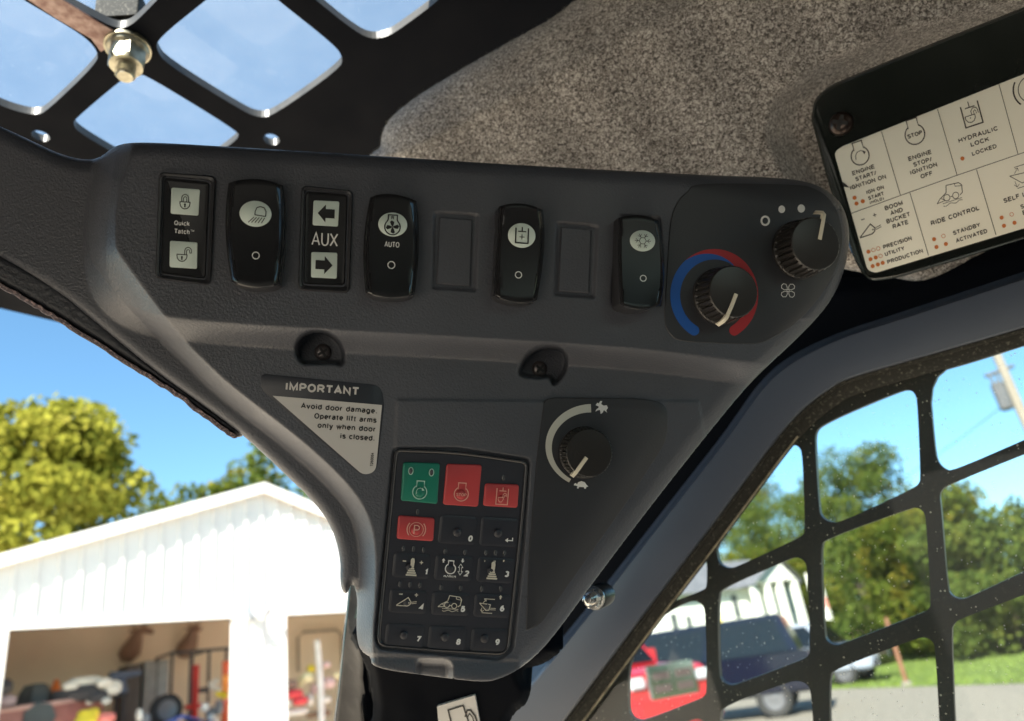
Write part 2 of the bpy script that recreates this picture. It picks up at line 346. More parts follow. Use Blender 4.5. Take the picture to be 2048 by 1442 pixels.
# a plain monoline sans drawn as strokes: cap height 10, x height 7.2, y up
def _a(cx, cy, rx, ry, a0, a1, n=9):
    return [(cx+rx*cos(radians(q)), cy+ry*sin(radians(q))) for q in np.linspace(a0, a1, n)]
_BOWL = lambda x0, x1, y0, y1: [(x0, y1)]+_a(x1-(y1-y0)/2, (y0+y1)/2, (y1-y0)/2, (y1-y0)/2, 90, -90)+[(x0, y0)]
GL = {
 'A': (7.6, [[(.3, 0), (3.8, 10), (7.3, 0)], [(1.5, 3.1), (6.1, 3.1)]]),
 'B': (7.2, [_BOWL(.7, 6.2, 5.3, 10), _BOWL(.7, 6.8, 0, 5.3), [(.7, 0), (.7, 10)]]),
 'C': (7.6, [_a(4.1, 5, 3.5, 5, 38, 322, 18)]),
 'D': (7.6, [[(.7, 0), (.7, 10), (3, 10)]+_a(3, 5, 4.1, 5, 90, -90, 13)+[(.7, 0)]]),
 'E': (6.6, [[(6.3, 10), (.7, 10), (.7, 0), (6.4, 0)], [(.7, 5.2), (5.9, 5.2)]]),
 'F': (6.2, [[(6.1, 10), (.7, 10), (.7, 0)], [(.7, 5.0), (5.4, 5.0)]]),
 'G': (8.0, [_a(4.2, 5, 3.6, 5, 38, 300, 18)+[(7.5, 1.6), (7.5, 4.7), (4.4, 4.7)]]),
 'H': (7.4, [[(.7, 0), (.7, 10)], [(6.7, 0), (6.7, 10)], [(.7, 5.2), (6.7, 5.2)]]),
 'I': (2.0, [[(1, 0), (1, 10)]]),
 'J': (5.6, [[(4.8, 10), (4.8, 3)]+_a(2.7, 2.6, 2.1, 2.6, 0, -180)]),
 'K': (7.4, [[(.7, 0), (.7, 10)], [(6.9, 10), (.9, 3.8)], [(2.9, 6), (7.1, 0)]]),
 'L': (6.0, [[(.7, 10), (.7, 0), (5.7, 0)]]),
 'M': (8.8, [[(.7, 0), (.7, 10), (4.4, 1.0), (8.1, 10), (8.1, 0)]]),
 'N': (7.6, [[(.7, 0), (.7, 10), (6.9, 0), (6.9, 10)]]),
 'O': (8.2, [_a(4.1, 5, 3.6, 5, 90, 450, 24)]),
 'P': (7.0, [_BOWL(.7, 6.5, 4.4, 10), [(.7, 0), (.7, 10)]]),
 'Q': (8.2, [_a(4.1, 5, 3.6, 5, 90, 450, 24), [(4.8, 2.6), (7.6, -.4)]]),
 'R': (7.5, [_BOWL(.7, 6.6, 4.8, 10), [(.7, 0), (.7, 10)], [(4.0, 4.8), (7.0, 0)]]),
 'S': (7.0, [_a(3.5, 7.5, 2.8, 2.5, 20, 200, 10)+_a(3.5, 2.55, 3.0, 2.55, 70, -160, 12)]),
 'T': (6.8, [[(.2, 10), (6.6, 10)], [(3.4, 10), (3.4, 0)]]),
 'U': (7.4, [[(.7, 10), (.7, 3.4)]+_a(3.7, 3.3, 3.0, 3.3, 180, 360, 11)+[(6.7, 3.4), (6.7, 10)]]),
 'V': (7.2, [[(.2, 10), (3.6, 0), (7.0, 10)]]),
 'X': (7.2, [[(.3, 0), (6.9, 10)], [(.3, 10), (6.9, 0)]]),
 'Y': (7.0, [[(.2, 10), (3.5, 4.6), (6.8, 10)], [(3.5, 4.6), (3.5, 0)]]),
 'W': (9.6, [[(.2, 10), (2.5, 0), (4.8, 9.4), (7.1, 0), (9.4, 10)]]),
 'Z': (6.8, [[(.5, 10), (6.4, 10), (.4, 0), (6.5, 0)]]),
 'a': (6.0, [_a(2.9, 5.5, 2.2, 1.7, 160, 0, 8)+[(5.1, 0)], [(5.1, 4.3), (2.6, 3.9)]+_a(2.4, 2.0, 1.9, 1.9, 100, 280, 8)+[(4.2, .8), (5.1, 1.8)]]),
 'c': (5.8, [_a(3.2, 3.6, 2.6, 3.6, 45, 315, 14)]),
 'd': (6.4, [_a(3.0, 3.6, 2.5, 3.6, 20, 340, 16), [(5.5, 0), (5.5, 10)]]),
 'e': (6.2, [[(.7, 3.7), (5.6, 3.7)]+_a(3.15, 3.6, 2.5, 3.6, 3, 310, 16)]),
 'f': (3.6, [[(1.5, 0), (1.5, 8.2)]+_a(3.1, 8.3, 1.6, 1.7, 180, 95, 5), [(.2, 7.0), (3.3, 7.0)]]),
 'g': (6.4, [_a(3.0, 3.6, 2.5, 3.6, 20, 340, 16), [(5.5, 7.2), (5.5, -.4)]+_a(3.1, -.5, 2.4, 2.2, 0, -150, 8)]),
 'h': (6.2, [[(.8, 0), (.8, 10)], [(.8, 4.4)]+_a(3.1, 4.8, 2.2, 2.4, 170, 0, 8)+[(5.3, 0)]]),
 'i': (2.0, [[(1, 0), (1, 7.2)], [(1, 8.6), (1, 10)]]),
 'k': (5.8, [[(.8, 0), (.8, 10)], [(5.2, 7.2), (1, 2.9)], [(2.7, 4.6), (5.5, 0)]]),
 'l': (2.0, [[(1, 0), (1, 10)]]),
 'm': (9.4, [[(.8, 0), (.8, 7.2)], [(.8, 4.6)]+_a(2.8, 5.2, 1.9, 2.0, 165, 0, 7)+[(4.7, 0)], [(4.7, 4.6)]+_a(6.7, 5.2, 1.9, 2.0, 165, 0, 7)+[(8.6, 0)]]),
 'n': (6.2, [[(.8, 0), (.8, 7.2)], [(.8, 4.4)]+_a(3.1, 4.8, 2.2, 2.4, 170, 0, 8)+[(5.3, 0)]]),
 'o': (6.4, [_a(3.2, 3.6, 2.7, 3.6, 90, 450, 20)]),
 'p': (6.4, [_a(3.4, 3.6, 2.5, 3.6, -160, 160, 16), [(.9, 7.2), (.9, -2.8)]]),
 'r': (4.0, [[(.8, 0), (.8, 7.2)], [(.8, 4.6)]+_a(3.2, 4.6, 2.3, 2.5, 175, 90, 5)]),
 's': (5.6, [_a(2.8, 5.4, 2.1, 1.8, 20, 210, 8)+_a(2.8, 1.85, 2.3, 1.85, 70, -160, 9)]),
 't': (3.6, [[(1.6, 9.2), (1.6, 1.6)]+_a(2.8, 1.4, 1.2, 1.4, 180, 275, 5), [(.2, 7.0), (3.3, 7.0)]]),
 'u': (6.2, [[(.8, 7.2), (.8, 2.6)]+_a(3.0, 2.5, 2.2, 2.5, 180, 350, 8), [(5.4, 7.2), (5.4, 0)]]),
 'v': (5.8, [[(.3, 7.2), (2.9, 0), (5.5, 7.2)]]),
 'w': (8.2, [[(.3, 7.2), (2.2, 0), (4.1, 6.8), (6.0, 0), (7.9, 7.2)]]),
 'y': (5.8, [[(.3, 7.2), (3.0, .2)], [(5.5, 7.2), (2.7, -1.6), (1.8, -2.7), (.6, -2.7)]]),
 '.': (2.2, [[(1.1, 0), (1.1, 1.4)]]), '/': (3.8, [[(.2, -.6), (3.6, 10.4)]]), ' ': (3.0, []),
 '(': (3.2, [_a(4.4, 4, 3.6, 6.4, 130, 230, 7)]), ')': (3.2, [_a(-1.2, 4, 3.6, 6.4, 50, -50, 7)]),
 '0': (6.8, [_a(3.4, 5, 2.8, 5, 90, 450, 20)]), '1': (4.6, [[(.8, 7.6), (2.9, 10), (2.9, 0)]]),
 '2': (6.6, [_a(3.3, 7.0, 2.7, 3.0, 165, -30, 9)+[(.6, 0), (6.1, 0)]]),
 '3': (6.6, [_a(3.1, 7.6, 2.4, 2.4, 155, -80, 9), _a(3.1, 2.7, 2.7, 2.7, 80, -155, 10)]),
 '4': (6.8, [[(4.9, 0), (4.9, 10), (.5, 3.0), (6.5, 3.0)]]),
 '5': (6.6, [[(5.8, 10), (1.5, 10), (.9, 5.0)]+_a(3.2, 3.2, 2.8, 3.2, 120, -155, 11)]),
 '6': (6.8, [_a(3.4, 3.2, 2.7, 3.2, 90, 450, 16), _a(4.2, 4.2, 3.5, 5.8, 75, 180, 8)]),
 '7': (6.4, [[(.4, 10), (6.0, 10), (2.4, 0)]]),
 '8': (6.8, [_a(3.4, 7.6, 2.3, 2.4, 90, 450, 16), _a(3.4, 2.65, 2.8, 2.65, 90, 450, 16)]),
 '9': (6.8, [_a(3.4, 6.8, 2.7, 3.2, 90, 450, 16), _a(2.6, 5.8, 3.5, 5.8, -105, 0, 8)])}

def fill(loops2):
    """flat fill of an outline with holes -> points, faces"""
    c = bpy.data.curves.new('fill', 'CURVE'); c.dimensions = '2D'; c.fill_mode = 'FRONT'
    for lp in loops2:
        sp_ = c.splines.new('POLY'); sp_.points.add(len(lp)-1); sp_.use_cyclic_u = True
        for i, p in enumerate(lp): sp_.points[i].co = (float(p[0]), float(p[1]), 0, 1)
    o = bpy.data.objects.new('fill', c); me = o.to_mesh()
    V = np.array([v.co[:2] for v in me.vertices]); Fc = [tuple(p.vertices) for p in me.polygons]
    o.to_mesh_clear(); bpy.data.objects.remove(o); bpy.data.curves.remove(c); return V, Fc
def punched(name, loops2, to3, back, mface, medge, parent):
    """a plate of real thickness with openings"""
    V2, T = fill(loops2); A = to3(V2); V = [A, A+back]; n = len(A); Fc = [tuple(f) for f in T]+[tuple(i+n for i in f[::-1]) for f in T]; mi = [0]*len(Fc); st = 2*n
    for lp in loops2:
        L_ = to3(np.array(lp, float)); k = len(L_); V += [L_, L_+back]
        for i in range(k): j = (i+1) % k; Fc.append((st+i, st+j, st+k+j, st+k+i)); mi.append(1)
        st += 2*k
    return mesh(name, np.concatenate(V), Fc, [mface, medge], parent, midx=mi)
def sdf(px, py, poly):
    """signed distance (inside positive) and nearest boundary point"""
    P = np.asarray(poly, float); B = np.roll(P, -1, 0); best = np.full(px.shape, 1e9); nx = np.zeros(px.shape); ny = np.zeros(px.shape)
    ins = np.zeros(px.shape, bool)
    for (ax, ay), (bx, by) in zip(P, B):
        dx, dy = bx-ax, by-ay; L2 = dx*dx+dy*dy
        if L2 == 0: continue
        t = np.clip(((px-ax)*dx+(py-ay)*dy)/L2, 0, 1); qx, qy = ax+t*dx, ay+t*dy
        d = np.hypot(px-qx, py-qy); k = d < best; best = np.where(k, d, best); nx = np.where(k, qx, nx); ny = np.where(k, qy, ny)
        if dy != 0:
            c = ((ay > py) != (by > py)) & (px < (dx*(py-ay)/dy+ax)); ins ^= c
    return np.where(ins, best, -best), nx, ny
def S(x): x = np.clip(x, 0, 1); return .35*x*x*(3-2*x)+.65*x
def relief(name, pl, outline, Hf, step, m, parent=None, skirt=.02, skirt_dir=None):
    o = np.asarray(outline); x0, y0 = o.min(0)-step*2; x1, y1 = o.max(0)+step*2
    gx, gy = np.meshgrid(np.arange(x0, x1, step), np.arange(y0, y1, step)); d, nx, ny = sdf(gx, gy, o)
    keepv = d > -step*1.05; X_ = np.where(d < 0, nx, gx); Y_ = np.where(d < 0, ny, gy); dd = np.maximum(d, 0)
    H = Hf(X_, Y_, dd); V = pl.R(X_, Y_, H)
    ok = keepv[:-1, :-1] & keepv[1:, :-1] & keepv[:-1, 1:] & keepv[1:, 1:] & ((d[:-1, :-1] > 0) | (d[1:, :-1] > 0) | (d[:-1, 1:] > 0) | (d[1:, 1:] > 0))
    idx = np.arange(gx.size).reshape(gx.shape)
    q = np.stack([idx[:-1, :-1], idx[1:, :-1], idx[1:, 1:], idx[:-1, 1:]], -1)[ok]
    used = np.unique(q); mp = np.full(gx.size, -1); mp[used] = np.arange(len(used)); q = mp[q]; V = V.reshape(-1, 3)[used]
    # skirt: border edges drop away behind
    e = np.concatenate([q[:, [0, 1]], q[:, [1, 2]], q[:, [2, 3]], q[:, [3, 0]]]); es = np.sort(e, 1)
    key = es[:, 0].astype(np.int64)*len(V)+es[:, 1]; u, ix, ct = np.unique(key, return_index=True, return_counts=True); be = e[ix[ct == 1]]
    bv = np.unique(be); m2 = np.full(len(V), -1); m2[bv] = np.arange(len(bv))+len(V); sdv = -pl.n if skirt_dir is None else skirt_dir
    V2 = V[bv]+sdv*skirt; sk = np.stack([be[:, 1], be[:, 0], m2[be[:, 0]], m2[be[:, 1]]], 1)
    return mesh(name, np.concatenate([V, V2]), np.concatenate([q, sk]), m, parent, smooth=True)

# ================================================================ SETTING OUTSIDE
M['gravel'] = mat('gravel', (.15, .135, .11), .9, col2=(.24, .22, .18), vscale=9, bump=.6, bscale=30, bdist=.02, detail=8)
M['lawn'] = mat('lawn_base', (.06, .10, .012), .9, col2=(.11, .16, .02), vscale=1.5, bump=.6, bscale=20, bdist=.03, detail=8)
G = 400
o = mesh('ground', [(-G, -G, 0), (G, -G, 0), (G, G, 0), (-G, G, 0)], [(0, 1, 2, 3)], M['gravel']); tag(o, kind='structure')
g1, g2, g3, g4 = ground(1440, 1385), ground(2048, 1367), ground(2048, 1300), ground(1440, 1335)
dl = (g1-g2); dl[2] = 0; dl /= np.linalg.norm(dl); pe = np.array([-dl[1], dl[0], 0]); pe = pe if pe[1] > 0 else -pe
a, b = g2-dl*25, g2+dl*70
o = mesh('lawn', [a+[0, 0, .006], b+[0, 0, .006], b+pe*70+[0, 0, .006], a+pe*70+[0, 0, .006]], [(0, 1, 2, 3)], M['lawn']); tag(o, kind='structure')
M['apron_bounce'] = mat('apron_bounce', (.64, .54, .41), .8, var=.08, vscale=2, bump=.3, bscale=30, bdist=.004)
o = mesh('bounce_apron', [WPq+np.array([0, 0, .004]) for WPq in (np.array([-16., -3, 0]), np.array([-1.2, -3, 0]), np.array([.9, 2.5, 0]), np.array([-1.0, 18., 0]), np.array([-16., 4., 0]))], [(0, 1, 2, 3, 4)], M['apron_bounce']); tag(o, kind='structure')  # unseen apron, added and kept pale to bounce sunlight onto the console ledge
# grass blades along the near part of the lawn
nb = 26000; u = rng.uniform(15, 75, nb); v = rng.uniform(0, 1, nb)**1.6*16; base = a+dl*u[:, None]+pe*v[:, None]
ang = rng.uniform(0, 2*pi, nb); hh = rng.uniform(.05, .12, nb); ww = .02
dx = np.stack([np.cos(ang)*ww, np.sin(ang)*ww, np.zeros(nb)], 1); tp = np.stack([rng.normal(0, .03, nb), rng.normal(0, .03, nb), hh], 1)
V = np.stack([base-dx, base+dx, base+tp], 1).reshape(-1, 3)
M['blade'] = mat('grass_blade', (.09, .14, .015), .7, col2=(.15, .21, .03), vscale=2)
o = mesh('grass', V, np.arange(nb*3).reshape(-1, 3), M['blade']); tag(o, 'short sunlit lawn grass at the far edge of the gravel yard', 'grass', kind='stuff')

# ---------------------------------------------------------------- trees
def leaf_mat(name, c1, c2, c3):
    m = bpy.data.materials.new(name); m.use_nodes = True; n = m.node_tree.nodes; l = m.node_tree.links; n.clear()
    out = n.new('ShaderNodeOutputMaterial'); tc = n.new('ShaderNodeTexCoord'); t = n.new('ShaderNodeTexNoise'); t.inputs['Scale'].default_value = .9; t.inputs['Detail'].default_value = 9
    t.inputs['Roughness'].default_value = .75
    l.new(tc.outputs['Object'], t.inputs['Vector']); r = n.new('ShaderNodeValToRGB'); e = r.color_ramp.elements
    e[0].position = .34; e[0].color = (*c1, 1); e[1].position = .66; e[1].color = (*c3, 1); x = e.new(.5); x.color = (*c2, 1); l.new(t.outputs['Fac'], r.inputs[0])
    d = n.new('ShaderNodeBsdfDiffuse'); q = n.new('ShaderNodeBsdfTranslucent'); mx = n.new('ShaderNodeMixShader'); mx.inputs[0].default_value = .45
    l.new(r.outputs[0], d.inputs[0]); l.new(r.outputs[0], q.inputs[0]); l.new(d.outputs[0], mx.inputs[1]); l.new(q.outputs[0], mx.inputs[2]); l.new(mx.outputs[0], out.inputs[0]); return m
LM = dict(yellow=leaf_mat('yellow_leaves', (.16, .18, .03), (.27, .27, .04), (.40, .36, .07)),
          olive=leaf_mat('olive_leaves', (.05, .08, .018), (.10, .14, .03), (.19, .20, .04)),
          dark=leaf_mat('dark_leaves', (.02, .042, .014), (.042, .075, .022), (.08, .12, .03)),
          mixed=leaf_mat('autumn_leaves', (.035, .06, .010), (.10, .13, .02), (.27, .21, .03)))
M['bark'] = mat('bark', (.10, .075, .055), .9, bump=.8, bscale=20, bdist=.02, var=.3, vscale=8)
def tube(P, r):
    P = np.asarray(P, float); n = 7; V = []; Fc = []
    for i, p in enumerate(P):
        t = P[min(i+1, len(P)-1)]-P[max(i-1, 0)]; t /= np.linalg.norm(t)+1e-9
        a = np.cross(t, [0, 0, 1.]) if abs(t[2]) < .95 else np.cross(t, [1., 0, 0]); a /= np.linalg.norm(a); b_ = np.cross(t, a)
        for k in range(n): V.append(p+(a*cos(2*pi*k/n)+b_*sin(2*pi*k/n))*r[i])
    for i in range(len(P)-1):
        for k in range(n): Fc.append((i*n+k, i*n+(k+1) % n, (i+1)*n+(k+1) % n, (i+1)*n+k))
    Fc.append(tuple(range(n))); Fc.append(tuple(range((len(P)-1)*n, len(P)*n)))
    return V, Fc
class MB:
    def __init__(s): s.V = []; s.F = []; s.M = []
    def add(s, V, Fc, mi=0):
        n = len(s.V); s.V += [tuple(map(float, v)) for v in V]; s.F += [tuple(i+n for i in f) for f in Fc]; s.M += [mi]*len(Fc); return s
    def box(s, a, b, mi=0):
        x0, y0, z0 = a; x1, y1, z1 = b
        return s.add([(x0, y0, z0), (x1, y0, z0), (x1, y1, z0), (x0, y1, z0), (x0, y0, z1), (x1, y0, z1), (x1, y1, z1), (x0, y1, z1)],
                     [(0, 3, 2, 1), (4, 5, 6, 7), (0, 1, 5, 4), (1, 2, 6, 5), (2, 3, 7, 6), (3, 0, 4, 7)], mi)
    def tube(s, P, r, mi=0):
        r = r if isinstance(r, (list, tuple)) else [r]*len(P); return s.add(*tube(P, r), mi)
    def build(s, name, m, parent=None, local=True, bev=0, ang=35):
        o = mesh(name, s.V, s.F, m, parent, local=local, midx=s.M)
        if bev:
            import bmesh
            bm = bmesh.new(); bm.from_mesh(o.data); bmesh.ops.bevel(bm, geom=bm.edges[:], offset=bev, segments=2, affect='EDGES', clamp_overlap=True); bm.to_mesh(o.data); bm.free()
        return sharp(o, ang)
def toppx(px, py, loc):
    return float(far(px, py, math.hypot(loc[0], loc[1]))[2])
def tree(label, loc, h, rad, kind, n=9000, leaf=.16, trunk=.25, group=None, low=.25, name='tree', squash=1.0, cl=60):
    t = thing(name, label, 'tree', loc, group)
    mb = MB(); lean = rng.normal(0, .04*h, 2); top = np.array([lean[0], lean[1], h*.8])
    mb.tube([(0, 0, -.1), tuple(top*.3), tuple(top*.65), tuple(top)], [trunk, trunk*.8, trunk*.5, trunk*.12])
    C = []
    for i in range(cl):
        a = rng.uniform(0, 2*pi); z = rng.uniform(low, 1.0); rr = rad*math.sqrt(max(.05, 1-abs((z-(low+.38))/(1.02-low))**2.2))*rng.uniform(.35, 1.0)
        C.append((cos(a)*rr, sin(a)*rr*squash, z*h, rng.uniform(.20, .40)*rad))
    for c in C[:14]:
        k = rng.uniform(.2, .55); s_ = top*k; e_ = np.array(c[:3]); mb.tube([tuple(s_), tuple((s_+e_)/2+[0, 0, .05*h]), tuple(e_)], [trunk*.35, trunk*.2, trunk*.05])
    mb.build('trunk', M['bark'], t)
    C = np.array(C); pick = rng.integers(0, cl, n); dirv = rng.normal(0, 1, (n, 3)); dirv /= np.linalg.norm(dirv, axis=1, keepdims=True)
    r_ = C[pick, 3]*rng.uniform(.35, 1.15, n)**.6; ctr = C[pick, :3]+dirv*r_[:, None]*np.array([1, 1, .75])
    A = rng.normal(0, 1, (n, 3)); A /= np.linalg.norm(A, axis=1, keepdims=True); Bv = np.cross(A, rng.normal(0, 1, (n, 3))); Bv /= np.linalg.norm(Bv, axis=1, keepdims=True)
    sz = leaf*rng.uniform(.6, 1.4, n)[:, None]
    V = np.stack([ctr-A*sz, ctr-Bv*sz*.6, ctr+A*sz, ctr+Bv*sz*.6], 1).reshape(-1, 3)
    o = mesh('crown', V, np.arange(n*4).reshape(-1, 4), LM[kind], t, local=True); return t
def on_ground(px, dist):
    p = far(px, 1300, dist); p[2] = 0; return p
# left of the machine, behind the workshop
tree('big yellow-green tree rising over the left end of the white workshop roof', on_ground(10, 24), toppx(20, 850, on_ground(10, 24)), 2.7, 'yellow', 42000, .13, .3, cl=130, low=.2)
tree('small sparse olive and orange tree just left of the workshop roof peak', on_ground(370, 33), toppx(370, 965, on_ground(370, 33)), 2.2, 'mixed', 1700, .15, .12, low=.7, cl=22)
tree('dark green tree showing right of the workshop roof peak', on_ground(620, 38), toppx(600, 930, on_ground(620, 38)), 3.6, 'olive', 6000, .18, .3, low=.5)
# beyond the lawn on the right
def on_line(px, back):
    r = rays(px, 1300); r[2] = 0; n_ = pe; t = (np.dot(a-CAM, n_)+back)/np.dot(r, n_); p = CAM+r*t; p[2] = 0; return p
grp = 'trees along the far side of the lawn'
for lab, px, bk, yt, rd, kd, n in [
    ('slim pale orange-tinged tree at the left end of the lawn trees', 1535, 30, 935, 5.5, 'mixed', 20000),
    ('olive tree between the white house and the tall dark tree', 1655, 22, 985, 5.0, 'olive', 20000),
    ('tallest dark green tree in the middle of the lawn trees', 1765, 19, 905, 4.6, 'olive', 22000),
    ('leafy olive tree just right of the tallest dark tree', 1850, 13, 1010, 3.4, 'olive', 16000),
    ('round yellow-green tree left of the utility pole foot', 1935, 11, 985, 3.0, 'mixed', 15000),
    ('feathery olive tree at the right edge of the side window', 2060, 10, 1030, 3.0, 'olive', 14000),
    ('yellowish shrubby tree low behind the parked vehicles', 1600, 14, 1090, 3.6, 'mixed', 15000),
    ('olive tree beside the door frame, over the left house roof', 1420, 34, 1000, 5.5, 'mixed', 20000),
    ('olive tree seen through the gap under the control console', 1150, 40, 1150, 5.0, 'olive', 9000)]:
    tree(lab, on_line(px, bk), toppx(px, yt, on_line(px, bk)), rd, kd, n, .13, .22, grp, low=.12)
# undergrowth below them
n = 42000; u = rng.uniform(0, 95, n); k = rng.uniform(0, 1, n)
bh = 1.6+1.2*np.sin(u*.7)+.8*np.sin(u*1.9+1); base = a+dl*u[:, None]+pe*(10+rng.normal(0, 1.5, n)+.08*u)[:, None]; base[:, 2] = k*np.maximum(.8, bh)+rng.normal(0, .15, n)
A = rng.normal(0, 1, (n, 3)); A /= np.linalg.norm(A, axis=1, keepdims=True); Bv = np.cross(A, rng.normal(0, 1, (n, 3))); Bv /= np.linalg.norm(Bv, axis=1, keepdims=True); sz = .14
o = mesh('undergrowth', np.stack([base-A*sz, base-Bv*sz*.6, base+A*sz, base+Bv*sz*.6], 1).reshape(-1, 3), np.arange(n*4).reshape(-1, 4), LM['dark'])
tag(o, 'dark undergrowth at the foot of the trees beyond the lawn', 'undergrowth', kind='stuff')

# ---------------------------------------------------------------- workshop (white metal building)
WA = radians(45); WD = np.array([sin(WA), cos(WA), 0]); WI = np.array([-WD[1], WD[0], 0]); WP = np.array([-6.844, 12.204, 0])
def W(s, k, z): return WP+WD*s+WI*k+np.array([0, 0, z])
def wpix(px, py, k):
    """workshop coordinates of what is seen at a pixel, k metres inside the front wall"""
    r = rays(px, py); t = np.dot(WP+WI*k-CAM, WI)/np.dot(r, WI); p = CAM+r*t-WP; return float(np.dot(p, WD)), float(p[2])
M['siding'] = mat('white_siding', (.68, .67, .64), .45, var=.02, vscale=3)
M['trimw'] = mat('white_trim', (.80, .80, .77), .5); M['rooft'] = mat('white_roof', (.72, .71, .69), .4)
M['inwall'] = mat('tan_wall', (.78, .66, .50), .8, var=.05, vscale=1); M['slabf'] = mat('workshop_floor', (.58, .54, .48), .7, var=.15, vscale=2)
ws = thing('workshop', 'long white metal workshop with low gable roof and two open bays', 'building', W(2.35, 4, 0))
AP, SL, CS = 5.58, .335, 2.35
def rz(s): return AP-abs(s-CS)*SL
def wbox(mb, s0, s1, k0, k1, z0, z1, mi=0):
    V = [W(s, k, z) for z in (z0, z1) for (s, k) in ((s0, k0), (s1, k0), (s1, k1), (s0, k1))]
    return mb.add(V, [(0, 3, 2, 1), (4, 5, 6, 7), (0, 1, 5, 4), (1, 2, 6, 5), (2, 3, 7, 6), (3, 0, 4, 7)], mi)
B0, B1, B2, B3, HZ = -1.62, 1.90, 2.82, 6.34, 3.2
s = -3.9
while s < 8.55:
    s1 = s+.3; segs = []
    mid = (s+s1)/2; zlo = HZ+.1 if (B0 < mid < B1 or B2 < mid < B3) else 0
    mb = MB()
    for (a_, b_, kk) in ((s, s1-.07, 0), (s1-.07, s1-.055, -.02), (s1-.055, s1-.015, -.02), (s1-.015, s1, 0)):
        ka = 0 if a_ in (s, s1-.07) else -.035; kb = 0 if b_ in (s1, s1-.07) else -.035
        mb.add([W(a_, ka, zlo), W(b_, kb, zlo), W(b_, kb, rz(b_)-.02), W(a_, ka, rz(a_)-.02)], [(0, 1, 2, 3)])
    mb.build('siding_panel', M['siding'], ws, local=False, ang=10); s = s1
mb = MB(); wbox(mb, -3.9, B0, .02, .16, 0, HZ); wbox(mb, B1, B2, .02, .16, 0, HZ); wbox(mb, B3, 8.6, .02, .16, 0, HZ); wbox(mb, -3.9, 8.6, .02, .16, HZ, 3.42)
mb.add([W(-3.9, .02, 3.42), W(8.6, .02, 3.42), W(8.6, .02, rz(8.6)-.06), W(CS, .02, AP-.06), W(-3.9, .02, rz(-3.9)-.06)], [(0, 1, 2, 3, 4)])
mb.add([W(-3.9, .16, 3.42), W(8.6, .16, 3.42), W(8.6, .16, rz(8.6)-.06), W(CS, .16, AP-.06), W(-3.9, .16, rz(-3.9)-.06)], [(4, 3, 2, 1, 0)])
mb.build('front_wall', M['siding'], ws, local=False)
for (q0, q1) in ((B0, B1), (B2, B3)):
    mb = MB(); wbox(mb, q0-.14, q0, -.045, .17, 0, HZ+.14); wbox(mb, q1, q1+.14, -.045, .17, 0, HZ+.14); wbox(mb, q0, q1, -.045, .17, HZ, HZ+.14)
    mb.build('door_trim', M['trimw'], ws, local=False)
for q in (-4.0, 8.6): mb = MB(); wbox(mb, q, q+.1, 0, 9, 0, 3.45); mb.build('side_wall', M['siding'], ws, local=False)
mb = MB(); wbox(mb, -3.9, 8.6, 4.6, 4.7, 0, 4.2); wbox(mb, -3.9, -3.85, .16, 4.6, 0, 3.4); wbox(mb, 8.55, 8.6, .16, 4.6, 0, 3.4); mb.build('inner_wall', M['inwall'], ws, local=False)
mb = MB(); wbox(mb, -2.6, 7.3, .2, 4.6, 3.95, 4.0); mb.build('ceiling', M['trimw'], ws, local=False)
mb = MB(); wbox(mb, -3.9, 8.6, -.6, 9, .0, .05); mb.build('floor_slab', M['slabf'], ws, local=False)
for sg in (-1, 1):
    e = CS+sg*6.6; ze = AP-6.6*SL
    V = [W(CS, -.13, AP), W(e, -.13, ze), W(e, 9.2, ze), W(CS, 9.2, AP)]; V += [v+np.array([0, 0, .06]) for v in V]
    mb = MB(); mb.add(V, [(0, 1, 2, 3), (7, 6, 5, 4), (0, 4, 5, 1), (1, 5, 6, 2), (2, 6, 7, 3), (3, 7, 4, 0)]); mb.build('roof', M['rooft'], ws, local=False)
    V = [W(CS, -.17, AP+.07), W(e, -.17, ze+.07), W(e, -.17, ze-.12), W(CS, -.17, AP-.12)]; V += [v+WI*.038 for v in V]
    mb = MB(); mb.add(V, [(0, 1, 2, 3), (7, 6, 5, 4), (0, 4, 5, 1), (1, 5, 6, 2), (2, 6, 7, 3), (3, 7, 4, 0)]); mb.build('rake_board', M['trimw'], ws, local=False)
# flood light over the pier
M['lampgrey'] = mat('lamp_grey', (.30, .33, .36), .4)
sx, sz_ = wpix(505, 1232, -.1)
t = thing('flood_light', 'twin-headed grey flood light on the white pier between the workshop bays', 'light', W(sx, -.05, sz_))
mb = MB(); wbox(mb, sx-.06, sx+.06, -.10, -.037, sz_-.06, sz_+.06); mb.build('base_plate', M['lampgrey'], t, local=False)
for q in (-1, 1):
    c = W(sx+q*.17, -.2, sz_+.07); d_ = WD*q*.5-WI*.7+np.array([0, 0, -.35]); d_ /= np.linalg.norm(d_)
    mb = MB(); mb.tube([W(sx, -.08, sz_), c], .018); mb.tube([c-d_*.06, c, c+d_*.09, c+d_*.1], [.04, .06, .085, .07]); mb.build('lamp_head', M['lampgrey'], t, local=False)

